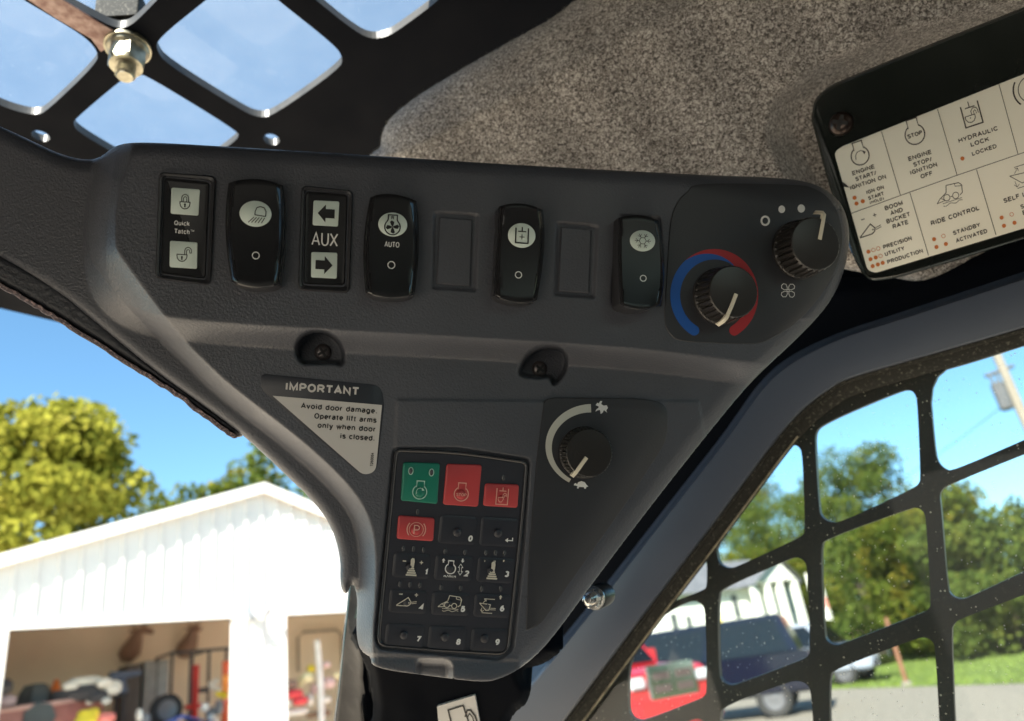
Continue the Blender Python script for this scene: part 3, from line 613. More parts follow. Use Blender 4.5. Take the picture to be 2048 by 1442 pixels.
# --- things in the bays
def wc(name, col, rough=.6, metal=0): return mat(name, col, rough, metal, var=.1, vscale=5)
def wthing(name, label, cat, px, py, k, group=None):
    s_, z_ = wpix(px, py, k); return thing(name, label, cat, W(s_, k, 0), group), s_, z_
def deer(px, py, label, turn):
    k = 4.45; s_, z_ = wpix(px, py, k); t = thing('deer_mount', label, 'deer mount', W(s_, k, z_), 'deer mounts on the workshop back wall')
    hide = wc('deer_hide', (.26, .16, .11)); ant = wc('antler', (.35, .25, .15))
    P = [W(s_-.04, k+.12, z_-.22), W(s_-.03, k-.02, z_-.2), W(s_, k-.16, z_-.02), W(s_+turn*.03, k-.26, z_+.14), W(s_+turn*.09, k-.34, z_+.19), W(s_+turn*.2, k-.42, z_+.14), W(s_+turn*.27, k-.46, z_+.1)]
    mb = MB(); mb.tube(P, [.20, .21, .15, .10, .09, .06, .035]); mb.build('head', hide, t, local=False)
    for q in (-1, 1):
        b_ = W(s_+turn*.03+q*.05, k-.26, z_+.22); mb = MB(); mb.tube([b_, b_+WD*q*.12+np.array([0, 0, .12]), b_+WD*q*.16+np.array([0, 0, .27]), b_+WD*q*.07+np.array([0, 0, .36])], [.028, .026, .022, .012])
        mb.tube([b_+WD*q*.13+np.array([0, 0, .16]), b_+WD*q*.10+np.array([0, 0, .28])], [.020, .012]); mb.build('antler', ant, t, local=False)
        e_ = b_+WD*q*.03-np.array([0, 0, .04]); mb = MB(); mb.tube([e_, e_+WD*q*.06, e_+WD*q*.13], [.02, .035, .006]); mb.build('ear', hide, t, local=False)
deer(265, 1283, 'left deer head mount on tan workshop wall, muzzle turned to its side', 1)
deer(377, 1277, 'deer head mount above the dark cargo rack, facing straight out', .25)
def cabinet(px0, px1, pytop, k, name, label, cat, m, dep=.6, shelf=True, feat=None):
    s0, z1 = wpix(px0, pytop, k); s1, _ = wpix(px1, pytop, k); t = thing(name, label, cat, W((s0+s1)/2, k, .05))
    mb = MB(); wbox(mb, s0, s1, k, k+dep, .05, z1); mb.build('body', m, t, local=False)
    half = (s0+s1)/2
    for (q0, q1) in ((s0, half), (half, s1)):
        mb = MB(); wbox(mb, q0+.012, q1-.012, k-.03, k-.002, .12, z1-.03); d_ = mb.build('door', m, t, local=False)
        mb = MB(); hx = q1-.06 if q1 == half else q0+.06; wbox(mb, hx-.012, hx+.012, k-.07, k-.031, z1*.45, z1*.45+.35); mb.build('handle', wc('bright_handle', (.5, .5, .5), .3, .8), d_, local=False)
    return t
cabinet(255, 283, 1330, 3.6, 'locker', 'narrow dark grey locker left of the pale refrigerator', 'locker', wc('grey_locker', (.13, .11, .10)))
cabinet(290, 338, 1322, 3.5, 'refrigerator', 'grey double-door refrigerator at the workshop back wall', 'refrigerator', wc('fridge_grey', (.30, .29, .28), .35, .4))
# cargo rack (dark tube cage)
k = 2.6; s0, zt = wpix(345, 1306, k); s1, _ = wpix(474, 1298, k)
t = thing('cargo_rack', 'dark tubular cargo rack standing in the left bay', 'rack', W((s0+s1)/2, k, .05)); rk = wc('rack_paint', (.035, .04, .05), .4)
for i in range(6):
    q = s0+(s1+.5-s0)*i/5; mb = MB(); mb.tube([W(q, k, .05), W(q, k, zt)], .028); mb.build('post', rk, t, local=False)
for zz in (zt, zt*.52, .5):
    mb = MB(); mb.tube([W(s0-.03, k, zz), W(s1+.53, k, zz)], .03); mb.build('rail', rk, t, local=False)
mb = MB()
for i in (0, 2, 5):
    q = s0+(s1+.5-s0)*i/5; mb.tube([W(q, k+.9, .05), W(q, k+.9, zt)], .028); mb.tube([W(q, k, zt), W(q, k+.9, zt)], .026)
mb.build('rear_frame', rk, t, local=False)
# red jacks
def jack(px, pyt, k, label, col):
    s_, z_ = wpix(px, pyt, k); t = thing('shop_jack', label, 'jack', W(s_, k, .05), 'upright shop tools by the cargo rack'); m = wc('jack_paint', col, .35)
    mb = MB(); mb.tube([W(s_, k, .1), W(s_, k, z_*.7), W(s_, k, z_)], [.10, .06, .07]); mb.build('column', m, t, local=False)
    mb = MB(); wbox(mb, s_-.28, s_+.28, k-.2, k+.2, .05, .16); mb.build('base', m, t, local=False)
    mb = MB(); mb.tube([W(s_-.18, k, z_*.72), W(s_+.18, k, z_*.72)], .045); mb.build('cross_bar', m, t, local=False)
jack(392, 1330, 2.3, 'red upright jack in front of the dark cargo rack', (.5, .03, .02))
jack(452, 1322, 1.6, 'orange-red jack nearest the white pier in the left bay', (.75, .12, .03))
# boat
k = 1.3; sA, zA = wpix(-30, 1425, k); sB, zB = wpix(235, 1398, k); zt = zA
t = thing('boat', 'long brownish-red boat hull stored across the left bay', 'boat', W((sA+sB)/2, k, .05)); hull = wc('boat_red', (.30, .12, .10), .3); gun = wc('gunwale', (.55, .35, .30), .35)
L_ = 14; rings = []
for i in range(L_):
    f = i/(L_-1); s_ = sA-1+(sB-sA+1)*f; wd = .75*(1-max(0, (f-.55)/.45)**2.2)+.02; zb = .35+.5*max(0, (f-.6)/.4)**2; zz = zt+.10*f**3
    rings.append([W(s_, k+.8+q*wd*ww_, z__) for q, ww_, z__ in ((-1, 1, zz), (-1, .85, zb+.25), (-1, .3, zb), (1, .3, zb), (1, .85, zb+.25), (1, 1, zz))])
V = [v for r_ in rings for v in r_]; Fc = [(i*6+j, i*6+j+1, (i+1)*6+j+1, (i+1)*6+j) for i in range(L_-1) for j in range(5)]+[(0, 1, 2, 3, 4, 5)]
o = mesh('hull', V, Fc, hull, t); sharp(o, 50)
for j in (0, 5):
    mb = MB(); mb.tube([r_[j] for r_ in rings], .035); mb.build('gunwale', gun, t, local=False)
mb = MB(); mb.add([r_[0]-[0, 0, .12] for r_ in rings]+[r_[5]-[0, 0, .12] for r_ in rings], [(i, i+1, L_+i+1, L_+i) for i in range(L_-1)]); mb.build('deck', gun, t, local=False)
for i in (2, 8):
    mb = MB(); c = (rings[i][0]+rings[i][5])/2 if False else (np.array(rings[i][0])+np.array(rings[i][5]))/2
    mb.tube([tuple(np.array(rings[i][2])-[0, 0, .35]), tuple(np.array(rings[i][2])+[0, 0, .05])], .05); mb.tube([tuple(np.array(rings[i][3])-[0, 0, .35]), tuple(np.array(rings[i][3])+[0, 0, .05])], .05); mb.build('cradle_leg', rk, t, local=False)
# seat on boat, motor, gear
s_, z_ = wpix(75, 1390, 1.6); t = thing('boat_chair', 'rounded dark grey helm chair on the red boat', 'chair', W(s_, 1.6, z_-.35)); m = wc('seat_grey', (.06, .07, .07))
mb = MB(); mb.tube([W(s_-.02, 1.75, z_-.3), W(s_, 1.8, z_), W(s_, 1.82, z_+.16)], [.26, .27, .18]); mb.build('backrest', m, t, local=False)
mb = MB(); mb.tube([W(s_, 1.3, z_-.36), W(s_, 1.75, z_-.36)], [.24, .27]); mb.build('cushion', m, t, local=False)
def lumps(name, label, cat, pts, k, mats, group=None, kinds=('box',)):
    """a small pile of gear: each piece its own part"""
    s_, z_ = wpix(pts[0][0], pts[0][1], k); t = thing(name, label, cat, W(s_, k, z_), group)
    for i, (px, py, w_, h_, mi) in enumerate(pts):
        s_, z_ = wpix(px, py, k); mb = MB(); kk = k+rng.uniform(-.08, .08)
        mb.tube([W(s_-w_/2, kk, z_), W(s_-w_*.3, kk, z_), W(s_+w_*.3, kk, z_), W(s_+w_/2, kk, z_)], [h_*.3, h_*.5, h_*.5, h_*.3]); mb.build('piece', mats[mi], t, local=False)
    return t
wht = wc('pale_gear', (.72, .70, .62), .5); blk = wc('dark_gear', (.05, .05, .055)); yel = wc('yellow_plastic', (.80, .62, .04), .4); cor = wc('coral_cloth', (.75, .22, .18))
lumps('outboard_motor', 'jumble of white and grey outboard parts on the boat bow', 'motor', [(172, 1362, .5, .16, 0), (140, 1372, .22, .14, 0), (205, 1366, .22, .16, 0), (225, 1375, .3, .25, 0), (165, 1385, .5, .28, 1), (195, 1392, .3, .2, 1), (182, 1402, .12, .1, 0), (210, 1402, .14, .12, 0), (120, 1392, .25, .2, 1)], 1.5, [wht, blk])
lumps('yellow_bag', 'yellow bag low in front of the boat bow', 'bag', [(172, 1432, .25, .2, 0), (190, 1428, .14, .2, 0), (168, 1445, .3, .2, 0)], .9, [yel])
lumps('coral_cushion', 'coral cushion beside the yellow bag', 'cushion', [(212, 1437, .25, .2, 0), (225, 1434, .12, .14, 0)], .9, [cor])
lumps('dark_helmet', 'dark rounded gear at the left edge of the left bay', 'helmet', [(3, 1375, .25, .25, 0), (10, 1402, .3, .18, 1), (-8, 1402, .3, .16, 1)], 1.4, [blk, wc('mauve_gear', (.45, .35, .36))])
s_, z_ = wpix(112, 1370, 3.2); t = thing('traffic_cone', 'small orange cone on the far bench behind the boat', 'cone', W(s_, 3.2, z_-.2)); mb = MB(); mb.tube([W(s_, 3.2, z_-.2), W(s_, 3.2, z_+.1)], [.12, .03]); mb.build('cone', wc('cone_orange', (.8, .2, .03)), t, local=False)
mb = MB(); wbox(mb, s_-.16, s_+.16, 3.04, 3.36, z_-.22, z_-.2); mb.build('base', wc('cone_orange', (.8, .2, .03)), t, local=False)
s_, z_ = wpix(112, 1385, 3.2); t = thing('workbench', 'plain dark workbench along the tan back wall', 'workbench', W(s_, 3.2, .05))
mb = MB(); wbox(mb, s_-.9, s_+1.2, 3.0, 3.6, z_-.2, z_-.13); mb.build('bench_top', blk, t, local=False)
for q in (s_-.85, s_+1.1):
    for kk in (3.05, 3.5): mb = MB(); wbox(mb, q, q+.06, kk, kk+.06, .05, z_-.2); mb.build('leg', blk, t, local=False)
s_, z_ = wpix(243, 1352, 2.9); t = thing('bench_vise', 'blue-grey bench vise between boat bow and grey locker', 'vise', W(s_, 2.9, z_-.3)); m = wc('vise_blue', (.10, .14, .22), .4, .3)
mb = MB(); mb.tube([W(s_-.2, 2.9, z_), W(s_+.35, 2.9, z_+.03)], [.1, .05]); mb.build('jaw', m, t, local=False)
mb = MB(); mb.tube([W(s_, 2.9, z_-.3), W(s_, 2.9, z_-.05)], [.14, .08]); mb.build('base', m, t, local=False)
lumps('gear_pile', 'pale bits of gear heaped on the cargo rack shelf', 'gear', [(420, 1368, .1, .09, 0), (432, 1362, .12, .1, 0), (428, 1374, .14, .1, 0), (440, 1378, .12, .1, 0), (408, 1380, .2, .1, 1), (462, 1362, .1, .12, 0), (464, 1374, .14, .12, 0)], 2.4, [wht, blk])
lumps('orange_tool', 'orange and yellow power tool in front of the pier', 'tool', [(450, 1358, .12, .16, 0), (451, 1375, .12, .16, 0), (447, 1392, .1, .14, 1), (436, 1388, .1, .1, 1), (448, 1400, .1, .1, 2)], 1.2, [wc('tool_orange', (.9, .35, .08)), yel, cor])
lumps('white_machine', 'pale machine parts low in the left bay', 'machine', [(408, 1415, .12, .15, 0), (425, 1425, .16, .2, 1), (436, 1415, .1, .25, 1), (420, 1436, .12, .12, 0), (434, 1440, .1, .1, 0), (278, 1430, .08, .2, 0), (290, 1438, .2, .2, 1)], 1.0, [wht, wc('mid_gear', (.2, .2, .2))])
s_, z_ = wpix(360, 1436, .9); t = thing('blue_tarp', 'folded blue tarp at the bottom of the left bay', 'tarp', W(s_, .9, z_-.5)); m = wc('tarp_blue', (.06, .12, .42))
g = []; 
for i in range(9):
    for j in range(5): g.append(W(s_-.55+1.1*i/8, .6+.6*j/4, z_-.04*abs(i-4)+.03*rng.normal()+.02*(j % 2)))
o = mesh('cloth', g, [(i*5+j, i*5+j+1, (i+1)*5+j+1, (i+1)*5+j) for i in range(8) for j in range(4)], m, t, smooth=True)
mb = MB(); wbox(mb, s_-.5, s_+.5, .62, 1.15, .06, z_-.2); mb.build('crate_below', blk, t, local=False)
def wheel_part(parent, c, ax, r, w_, mt, mr, name='wheel'):
    c = np.array(c, float); ax = np.array(ax, float); ax /= np.linalg.norm(ax)
    mb = MB(); n = 22; u_ = np.cross(ax, [0, 0, 1.]); u_ /= np.linalg.norm(u_); v_ = np.cross(ax, u_)
    prof = [(.62, -.42), (.9, -.5), (1, -.36), (1, .36), (.9, .5), (.62, .42)]; V = []
    for rr, hh_ in prof:
        for i in range(n): V.append(c+ax*hh_*w_+(u_*cos(2*pi*i/n)+v_*sin(2*pi*i/n))*rr*r)
    Fc = [(j*n+i, j*n+(i+1) % n, (j+1)*n+(i+1) % n, (j+1)*n+i) for j in range(5) for i in range(n)]
    ty = MB().add(V, Fc).build('tyre', mt, parent, local=True)
    V = []; 
    for rr, hh_ in ((.62, .4), (.55, .3), (.2, .25), (.02, .3)):
        for i in range(n): V.append(c+ax*hh_*w_+(u_*cos(2*pi*i/n)+v_*sin(2*pi*i/n))*rr*r)
    V2 = []
    for rr, hh_ in ((.62, -.4), (.2, -.3), (.02, -.3)):
        for i in range(n): V2.append(c+ax*hh_*w_+(u_*cos(2*pi*i/n)+v_*sin(2*pi*i/n))*rr*r)
    q = MB().add(V, [(j*n+i, j*n+(i+1) % n, (j+1)*n+(i+1) % n, (j+1)*n+i) for j in range(3) for i in range(n)]).add(V2, [(j*n+i, j*n+(i+1) % n, (j+1)*n+(i+1) % n, (j+1)*n+i) for j in range(2) for i in range(n)])
    q.build('rim', mr, ty, local=True); return ty
M['tyre'] = mat('tyre', (.02, .02, .02), .8, bump=.5, bscale=60, bdist=.01); M['rim'] = mat('rim', (.14, .14, .15), .4, .5)
s_, z_ = wpix(332, 1420, 1.6); c = W(s_, 1.6, 0); t = thing('spare_wheel', 'wheel with pale rim standing left of the blue tarp', 'wheel', (c[0], c[1], z_), rotz=0)
wheel_part(t, (0, 0, 0), WI, .27, .2, M['tyre'], M['rim'])
# right bay
m1 = wc('tube_white', (.75, .74, .68), .5)
sa, za = wpix(634, 1282, .9); sb, zb = wpix(641, 1365, .9); t = thing('white_tube', 'tall white tube leaning upright in the right bay', 'tube', W(sb, .9, zb)); mb = MB(); mb.tube([W(sb, .9, zb-.9), W(sb, .9, zb), W(sa, .9, za), W(sa, .9, za+.02)], [.065, .065, .065, .04]); mb.build('tube', m1, t, local=False)
lumps('pale_chairs', 'stack of pale folding gear in the right bay', 'gear', [(612, 1355, .22, .2, 0), (605, 1362, .12, .2, 0), (622, 1338, .14, .16, 1), (650, 1330, .16, .12, 2), (660, 1365, .25, .22, 2), (675, 1350, .14, .12, 0), (630, 1378, .12, .2, 2), (580, 1370, .2, .2, 3)], 1.1, [wc('pale_yellow', (.75, .7, .42)), yel, wc('pale_pink', (.7, .5, .47)), wc('tan_gear', (.3, .2, .15))])
lumps('red_cooler', 'red cooler bags piled in the right bay', 'cooler', [(587, 1388, .3, .16, 0), (597, 1402, .28, .16, 0), (580, 1405, .14, .16, 1), (618, 1400, .1, .25, 1), (650, 1400, .2, .12, 1), (590, 1425, .5, .12, 1), (640, 1428, .5, .12, 2)], 1.0, [wc('cooler_red', (.7, .06, .07)), wht, wc('brown_gear', (.2, .12, .07))])
s0, z0 = wpix(640, 1262, 4.4); t = thing('window_frame', 'arched grey frame leaning at the right bay back wall', 'frame', W(s0, 4.4, z0-.9)); mb = MB(); mb.tube([W(s0-.6, 4.4, z0-.9), W(s0-.6, 4.4, z0-.12), W(s0-.45, 4.4, z0), W(s0+.45, 4.4, z0), W(s0+.6, 4.4, z0-.12), W(s0+.6, 4.4, z0-.9)], .035); mb.build('frame', wc('arch_grey', (.3, .26, .2)), t, local=False)

# ---------------------------------------------------------------- house across the lawn
HA = radians(62); HD = np.array([sin(HA), cos(HA), 0]); HI = np.array([-HD[1], HD[0], 0]); HP = on_ground(1500, 47)
def Hh(s, k, z): return HP+HD*s+HI*k+np.array([0, 0, z])
def hpix(px, py, k=0):
    r = rays(px, py); t = np.dot(HP+HI*k-CAM, HI)/np.dot(r, HI); p = CAM+r*t-HP; return float(np.dot(p, HD)), float(p[2])
def hbox(mb, s0, s1, k0, k1, z0, z1):
    V = [Hh(s, k, z) for z in (z0, z1) for (s, k) in ((s0, k0), (s1, k0), (s1, k1), (s0, k1))]
    return mb.add(V, [(0, 3, 2, 1), (4, 5, 6, 7), (0, 1, 5, 4), (1, 2, 6, 5), (2, 3, 7, 6), (3, 0, 4, 7)])
M['hwall'] = mat('house_white', (.78, .78, .72), .6); M['hroof'] = mat('house_roof', (.12, .125, .14), .8, var=.2, vscale=3, bump=.5, bscale=20, bdist=.02)
M['hglass'] = mat('house_glass', (.05, .06, .07), .1); M['shut'] = mat('grey_shutter', (.16, .18, .17), .6)
t = thing('house', 'white house with gabled columned porch and grey roof beyond the lawn', 'house', HP)
sL, _ = hpix(1440, 1200); sR, _ = hpix(1592, 1200); gL, gz = hpix(1508, 1166, -1.5); gR, _ = hpix(1592, 1160, -1.5); gM, az = hpix(1551, 1118, -1.5); _, ez = hpix(1510, 1172)
sF, _ = hpix(1300, 1200)
mb = MB(); hbox(mb, sF, sR, 0, 7, 0, ez); mb.build('wall', M['hwall'], t, local=False)
mb = MB(); V = [Hh(sF-.4, -.5, ez-.1), Hh(sR+.4, -.5, ez-.1), Hh(sR+.4, 3.5, ez+2.0), Hh(sF-.4, 3.5, ez+2.0), Hh(sR+.4, 7.5, ez-.1), Hh(sF-.4, 7.5, ez-.1)]
mb.add(V, [(0, 1, 2, 3), (3, 2, 4, 5), (0, 3, 5), (1, 4, 2)]); mb.build('roof', M['hroof'], t, local=False)
mb = MB(); mb.add([Hh(gL, -1.5, gz), Hh(gR, -1.5, gz), Hh(gM, -1.5, az), Hh(gL, 1, gz), Hh(gR, 1, gz), Hh(gM, 2, az)], [(0, 1, 2), (0, 3, 4, 1)]); mb.build('porch_gable', M['hwall'], t, local=False)
ov = .25
mb = MB(); mb.add([Hh(gL-ov, -1.8, gz-.1), Hh(gM, -1.8, az+.2), Hh(gM, 3, az+.2), Hh(gL-ov, 3, gz-.1), Hh(gR+ov, -1.8, gz-.1), Hh(gR+ov, 3, gz-.1)], [(0, 1, 2, 3), (1, 4, 5, 2)])
mb.build('porch_roof', M['hroof'], t, local=False)
for f in (0.02, .32, .62, .98):
    q = gL+(gR-gL)*f; mb = MB(); hbox(mb, q-.16, q+.16, -1.45, -1.13, 0, gz); mb.build('column', M['hwall'], t, local=False)
for (x0, x1, y0, y1) in ((1341, 1357, 1228, 1270), (1372, 1386, 1232, 1272), (1462, 1480, 1190, 1235), (1528, 1546, 1178, 1228), (1562, 1582, 1176, 1226)):
    a0, z1_ = hpix(x0, y0); a1, z0_ = hpix(x1, y1); mb = MB(); hbox(mb, a0, a1, -.03, -.005, min(z0_, z1_-1.2), z1_); wn_ = mb.build('window', M['hglass'], t, local=False)
    mb = MB(); hbox(mb, a0-.08, a0, -.06, -.005, z0_, z1_); hbox(mb, a1, a1+.08, -.06, -.005, z0_, z1_); hbox(mb, a0, a1, -.06, -.032, (z0_+z1_)/2-.04, (z0_+z1_)/2+.04); mb.build('frame', M['shut'], wn_, local=False)
# yellow play tower beside house
yc = on_ground(1455, 42); t = thing('yellow_slide', 'bright yellow playground slide in front of the white house', 'slide', yc); m = wc('slide_yellow', (.85, .65, .02), .35)
mb = MB(); mb.tube([yc+[0, 0, .1], yc+[-.2, 0, 1.6], yc+[-.3, .2, 2.9]], .32); mb.build('chute', m, t, local=False)
mb = MB(); mb.tube([yc+[-.6, .2, 0], yc+[-.6, .2, 3.4]], .06); mb.tube([yc+[.1, .4, 0], yc+[.1, .4, 3.4]], .06); mb.build('ladder', m, t, local=False)

# ---------------------------------------------------------------- vehicles
M['glass_v'] = mat('vehicle_glass', (.004, .005, .006), .03, spec=.5); M['chrome'] = mat('chrome', (.75, .76, .78), .12, 1.0); M['hl'] = mat('headlight', (.75, .77, .8), .12, .3)
M['mesh'] = mat('grille_mesh', (.07, .045, .04), .5)
def vehicle(label, name, cat, loc, heading, L, Wd, Ht, paint, trim, ground_c=.35, group=None, kind='pickup', bumper=None):
    t = thing(name, label, cat, loc, group, rotz=heading); x0, x1 = -L/2, L/2; wr = .40; belt = Ht*.60; hw = Wd/2
    mb = MB(); P = [(x0, ground_c+.12), (x0+.03, belt), (x1-1.55, belt+.02), (x1-.25, belt-.06), (x1-.04, belt-.18), (x1, ground_c+.25), (x1-.1, ground_c), (x0+.1, ground_c)]
    n = len(P); V = [(x, -hw*q, z) for q, in ((1,),) for x, z in P]+[(x, hw, z) for x, z in P]
    mb.add(V, [tuple(range(n))[::-1], tuple(range(n, 2*n))]+[(i, (i+1) % n, n+(i+1) % n, n+i) for i in range(n)]); mb.build('body', paint, t, bev=.06)
    cx0 = x0+.25 if kind != 'pickup' else x0+1.9; cx1 = x1-1.15; ti = .20 if kind == 'pickup' else .13
    def cab(z0, z1, e, y_e, m, nm, par):
        mb = MB(); a0, a1 = cx0-e, cx1+e; dx = (Ht-z0)
        V = [(a0, -hw+.04-y_e, z0), (a1, -hw+.04-y_e, z0), (a1, hw-.04+y_e, z0), (a0, hw-.04+y_e, z0)]
        r0_, r1_ = a0+.25*(z1-z0)/(Ht-belt), a1-.75*(z1-z0)/(Ht-belt); yy = hw-.04-ti*(z1-z0)/(Ht-belt)+y_e
        V += [(r0_, -yy, z1), (r1_, -yy, z1), (r1_, yy, z1), (r0_, yy, z1)]
        mb.add(V, [(0, 3, 2, 1), (4, 5, 6, 7), (0, 1, 5, 4), (1, 2, 6, 5), (2, 3, 7, 6), (3, 0, 4, 7)]); return mb.build(nm, m, par, bev=.05)
    cab(belt-.02, Ht, 0, 0, paint, 'cabin', t)
    # windows stand slightly proud of the cabin
    H0, H1 = belt+.05, Ht-.1
    def gpt(f, z, side):   # point on slanted side
        kx0 = cx0+.25*(z-belt)/(Ht-belt); kx1 = cx1-.75*(z-belt)/(Ht-belt); return (kx0+(kx1-kx0)*f, side*(hw-.04-ti*(z-belt)/(Ht-belt)+.012), z)
    for sd_ in (-1, 1):
        for f0, f1 in ((.05, .47), (.53, .95)):
            MB().add([gpt(f0, H0, sd_), gpt(f1, H0, sd_), gpt(f1, H1, sd_), gpt(f0, H1, sd_)], [(0, 1, 2, 3)]).build('window', M['glass_v'], t)
    def fpt(g, z): kx1 = cx1-.75*(z-belt)/(Ht-belt)+.012; yy = (hw-.1-ti*(z-belt)/(Ht-belt)); return (kx1, g*yy, z)
    MB().add([fpt(-.92, H0), fpt(.92, H0), fpt(.92, H1), fpt(-.92, H1)], [(0, 1, 2, 3)]).build('windshield', M['glass_v'], t)
    for sx_ in (x0+1.05, x1-1.0):
        for sy_ in (-1, 1): wheel_part(t, (sx_, sy_*(hw-.12), wr), (0, sy_, 0), wr, .26, M['tyre'], M['rim'])
    mb = MB(); mb.box((x1-.02, -hw*.58, belt-.56), (x1+.06, hw*.58, belt-.02)); g_ = mb.build('grille', trim, t, bev=.03)
    for q in (-1, 1):
        for zz in (0, 1):
            y_ = q*hw*.27; mb = MB(); mb.box((x1+.062, y_-hw*.19, belt-.46+zz*.20), (x1+.07, y_+hw*.19, belt-.34+zz*.20)); mb.build('grille_mesh', M['mesh'], g_)
        mb = MB(); mb.box((x1-.06, q*hw*.62 if q > 0 else -hw*.95, belt-.36), (x1+.03, hw*.95 if q > 0 else -hw*.62, belt-.18)); mb.build('headlight', M['hl'], t, bev=.03)
        mb = MB(); mb.box((cx1-.55, q*(hw+.02) if q > 0 else -hw-.26, belt+.05), (cx1-.4, hw+.26 if q > 0 else -hw-.02, belt+.28)); mb.build('mirror', paint, t, bev=.03)
        mb = MB(); mb.box((x0-.02, q*hw*.78 if q > 0 else -hw*.97, belt-.4), (x0+.05, hw*.97 if q > 0 else -hw*.78, belt-.08)); mb.build('tail_light', cor, t, bev=.02)
    mb = MB(); mb.box((x1-.1, -hw*.97, ground_c+.02), (x1+.16, hw*.97, belt-.55)); mb.build('bumper', bumper or trim, t, bev=.06)
    return t
def yaw(px, rel):  # heading so that forward = towards camera turned by rel degrees
    r = rays(px, 1300); return math.atan2(-r[1], -r[0])+radians(rel)
red = mat('red_paint', (.50, .012, .02), .25, coat=.6); navy = mat('navy_paint', (.004, .006, .016), .12, spec=.4); sil = mat('silver_paint', (.26, .29, .35), .3, coat=.3)
hd = yaw(1345, 44); c = on_ground(1330, 14.0)-np.array([cos(hd), sin(hd), 0])*2.8
vehicle('red pickup truck with chrome grille and red bumper facing the machine', 'pickup_truck', 'pickup truck', c, hd, 5.6, 1.95, 2.45, red, M['chrome'], .45, bumper=red)
hd = yaw(1540, 84)+pi; c = on_ground(1385, 20.3)
vehicle('dark navy sport utility vehicle parked side-on between the red pickup and the white house', 'sport_utility_vehicle', 'car', c, hd, 5.6, 1.95, 2.15, navy, M['chrome'], .45, kind='van')
hd = yaw(1680, 70); c = on_ground(1618, 29)
vehicle('silver sport utility vehicle parked beyond the dark navy vehicle by the lawn', 'sport_utility_vehicle', 'car', c, hd, 4.6, 1.9, 2.0, sil, M['chrome'], .4, kind='van')

# ---------------------------------------------------------------- utility pole, wires, posts
pt_ = far(2020, 770, 27); pb = pt_*np.array([1, 1, 0]); t = thing('utility_pole', 'grey wooden utility pole with transformer at the right edge of the side window', 'utility pole', pb)
M['pole'] = mat('weathered_wood', (.24, .21, .17), .8, bump=.5, bscale=15, bdist=.01, var=.15)
p1 = pb+np.array([0, 0, pt_[2]+3.2]); mb = MB(); mb.tube([pb, pb+(p1-pb)*.5, p1], [.17, .15, .12]); mb.build('pole', M['pole'], t, local=False)
tc_ = far(2004, 792, 26.6); m = wc('transformer_grey', (.10, .10, .105), .6); mb = MB(); mb.tube([tc_-[0, 0, .45], tc_-[0, 0, .4], tc_+[0, 0, .4], tc_+[0, 0, .45]], [.15, .19, .19, .12]); q_ = mb.build('transformer', m, t, local=False)
mb = MB(); mb.tube([tc_+[-.1, 0, .45], tc_+[-.1, 0, .72]], .04); mb.tube([tc_+[.1, 0, .45], tc_+[.1, 0, .72]], .04); mb.build('bushing', m, q_, local=False)
ca = far(2000, 742, 27.0); mb = MB(); mb.tube([ca-[.5, 0, .1], ca+[.45, 0, .1]], .06); mb.build('bracket', m, t, local=False)
A_ = far(2015, 805, 27); Bq = far(1640, 1035, 60)
t = thing('power_line', 'thin dark power line running down-left from the utility pole', 'wire', (A_+Bq)/2); mb = MB(); mb.tube([tuple(A_+(Bq-A_)*i/10-np.array([0, 0, 1.2*4*(i/10)*(1-i/10)*.4])) for i in range(11)], .012); mb.build('cable', blk, t, local=False)
pc = on_ground(1792, 24); t = thing('marker_post', 'rusty brown marker post at the edge of the lawn', 'post', pc); mb = MB(); mb.tube([pc, pc+[0, 0, 1.35], pc+[0, 0, 1.75]], [.06, .06, .045]); mb.build('post', wc('post_brown', (.20, .09, .05)), t, local=False)
mb = MB(); mb.tube([pc, pc+[0, 0, .12]], [.16, .12]); mb.build('footing', M['gravel'], t, local=False)
pc = on_ground(1655, 33); t = thing('striped_flag', 'pale red and white flag on a short pole above the silver vehicle', 'flag', pc); mb = MB(); mb.tube([pc, pc+[0, 0, 3.9]], .05); mb.build('flag_pole', wht, t, local=False)
V = [pc+np.array([.05+.5*i/6, .06*sin(i*1.3), 3.85-1.7*j/4-.1*i/6]) for i in range(7) for j in range(5)]
mesh('flag_cloth', V, [(i*5+j, i*5+j+1, (i+1)*5+j+1, (i+1)*5+j) for i in range(6) for j in range(4)], [wc('flag_pink', (.75, .3, .26)), wht], t, smooth=True, midx=[(j % 2) for i in range(6) for j in range(4)])

# ================================================================ CAB
# cab frame directions: a = forwards (front doorway), b = towards the side window
CA = np.array([-.79, .61, 0]); CB = np.array([.61, .79, 0])
def K(a_, b_, z): return CA*a_+CB*b_+np.array([0, 0, z])
def kbox(mb, a0, a1, b0, b1, z0, z1):
    V = [K(q, r, z) for z in (z0, z1) for (q, r) in ((a0, b0), (a1, b0), (a1, b1), (a0, b1))]
    return mb.add(V, [(0, 3, 2, 1), (4, 5, 6, 7), (0, 1, 5, 4), (1, 2, 6, 5), (2, 3, 7, 6), (3, 0, 4, 7)])
mb = MB(); kbox(mb, -.95, .235, -.6, .66, 1.975, 2.02); tag(mb.build('cab_roof', M['cabin'], local=False), kind='structure')  # unseen slab, front edge carried forward to keep sun off the felt rim
mb = MB(); kbox(mb, -.95, -.92, -.6, .66, .5, 1.55); kbox(mb, -.95, -.92, -.6, .66, 1.74, 1.974); kbox(mb, -.95, -.92, -.6, -.42, 1.55, 1.74); kbox(mb, -.95, -.92, .20, .66, 1.55, 1.74); tag(mb.build('cab_rear_wall', M['cabin'], local=False), kind='structure')  # unseen wall, its slot kept small to limit fill light on the fascia
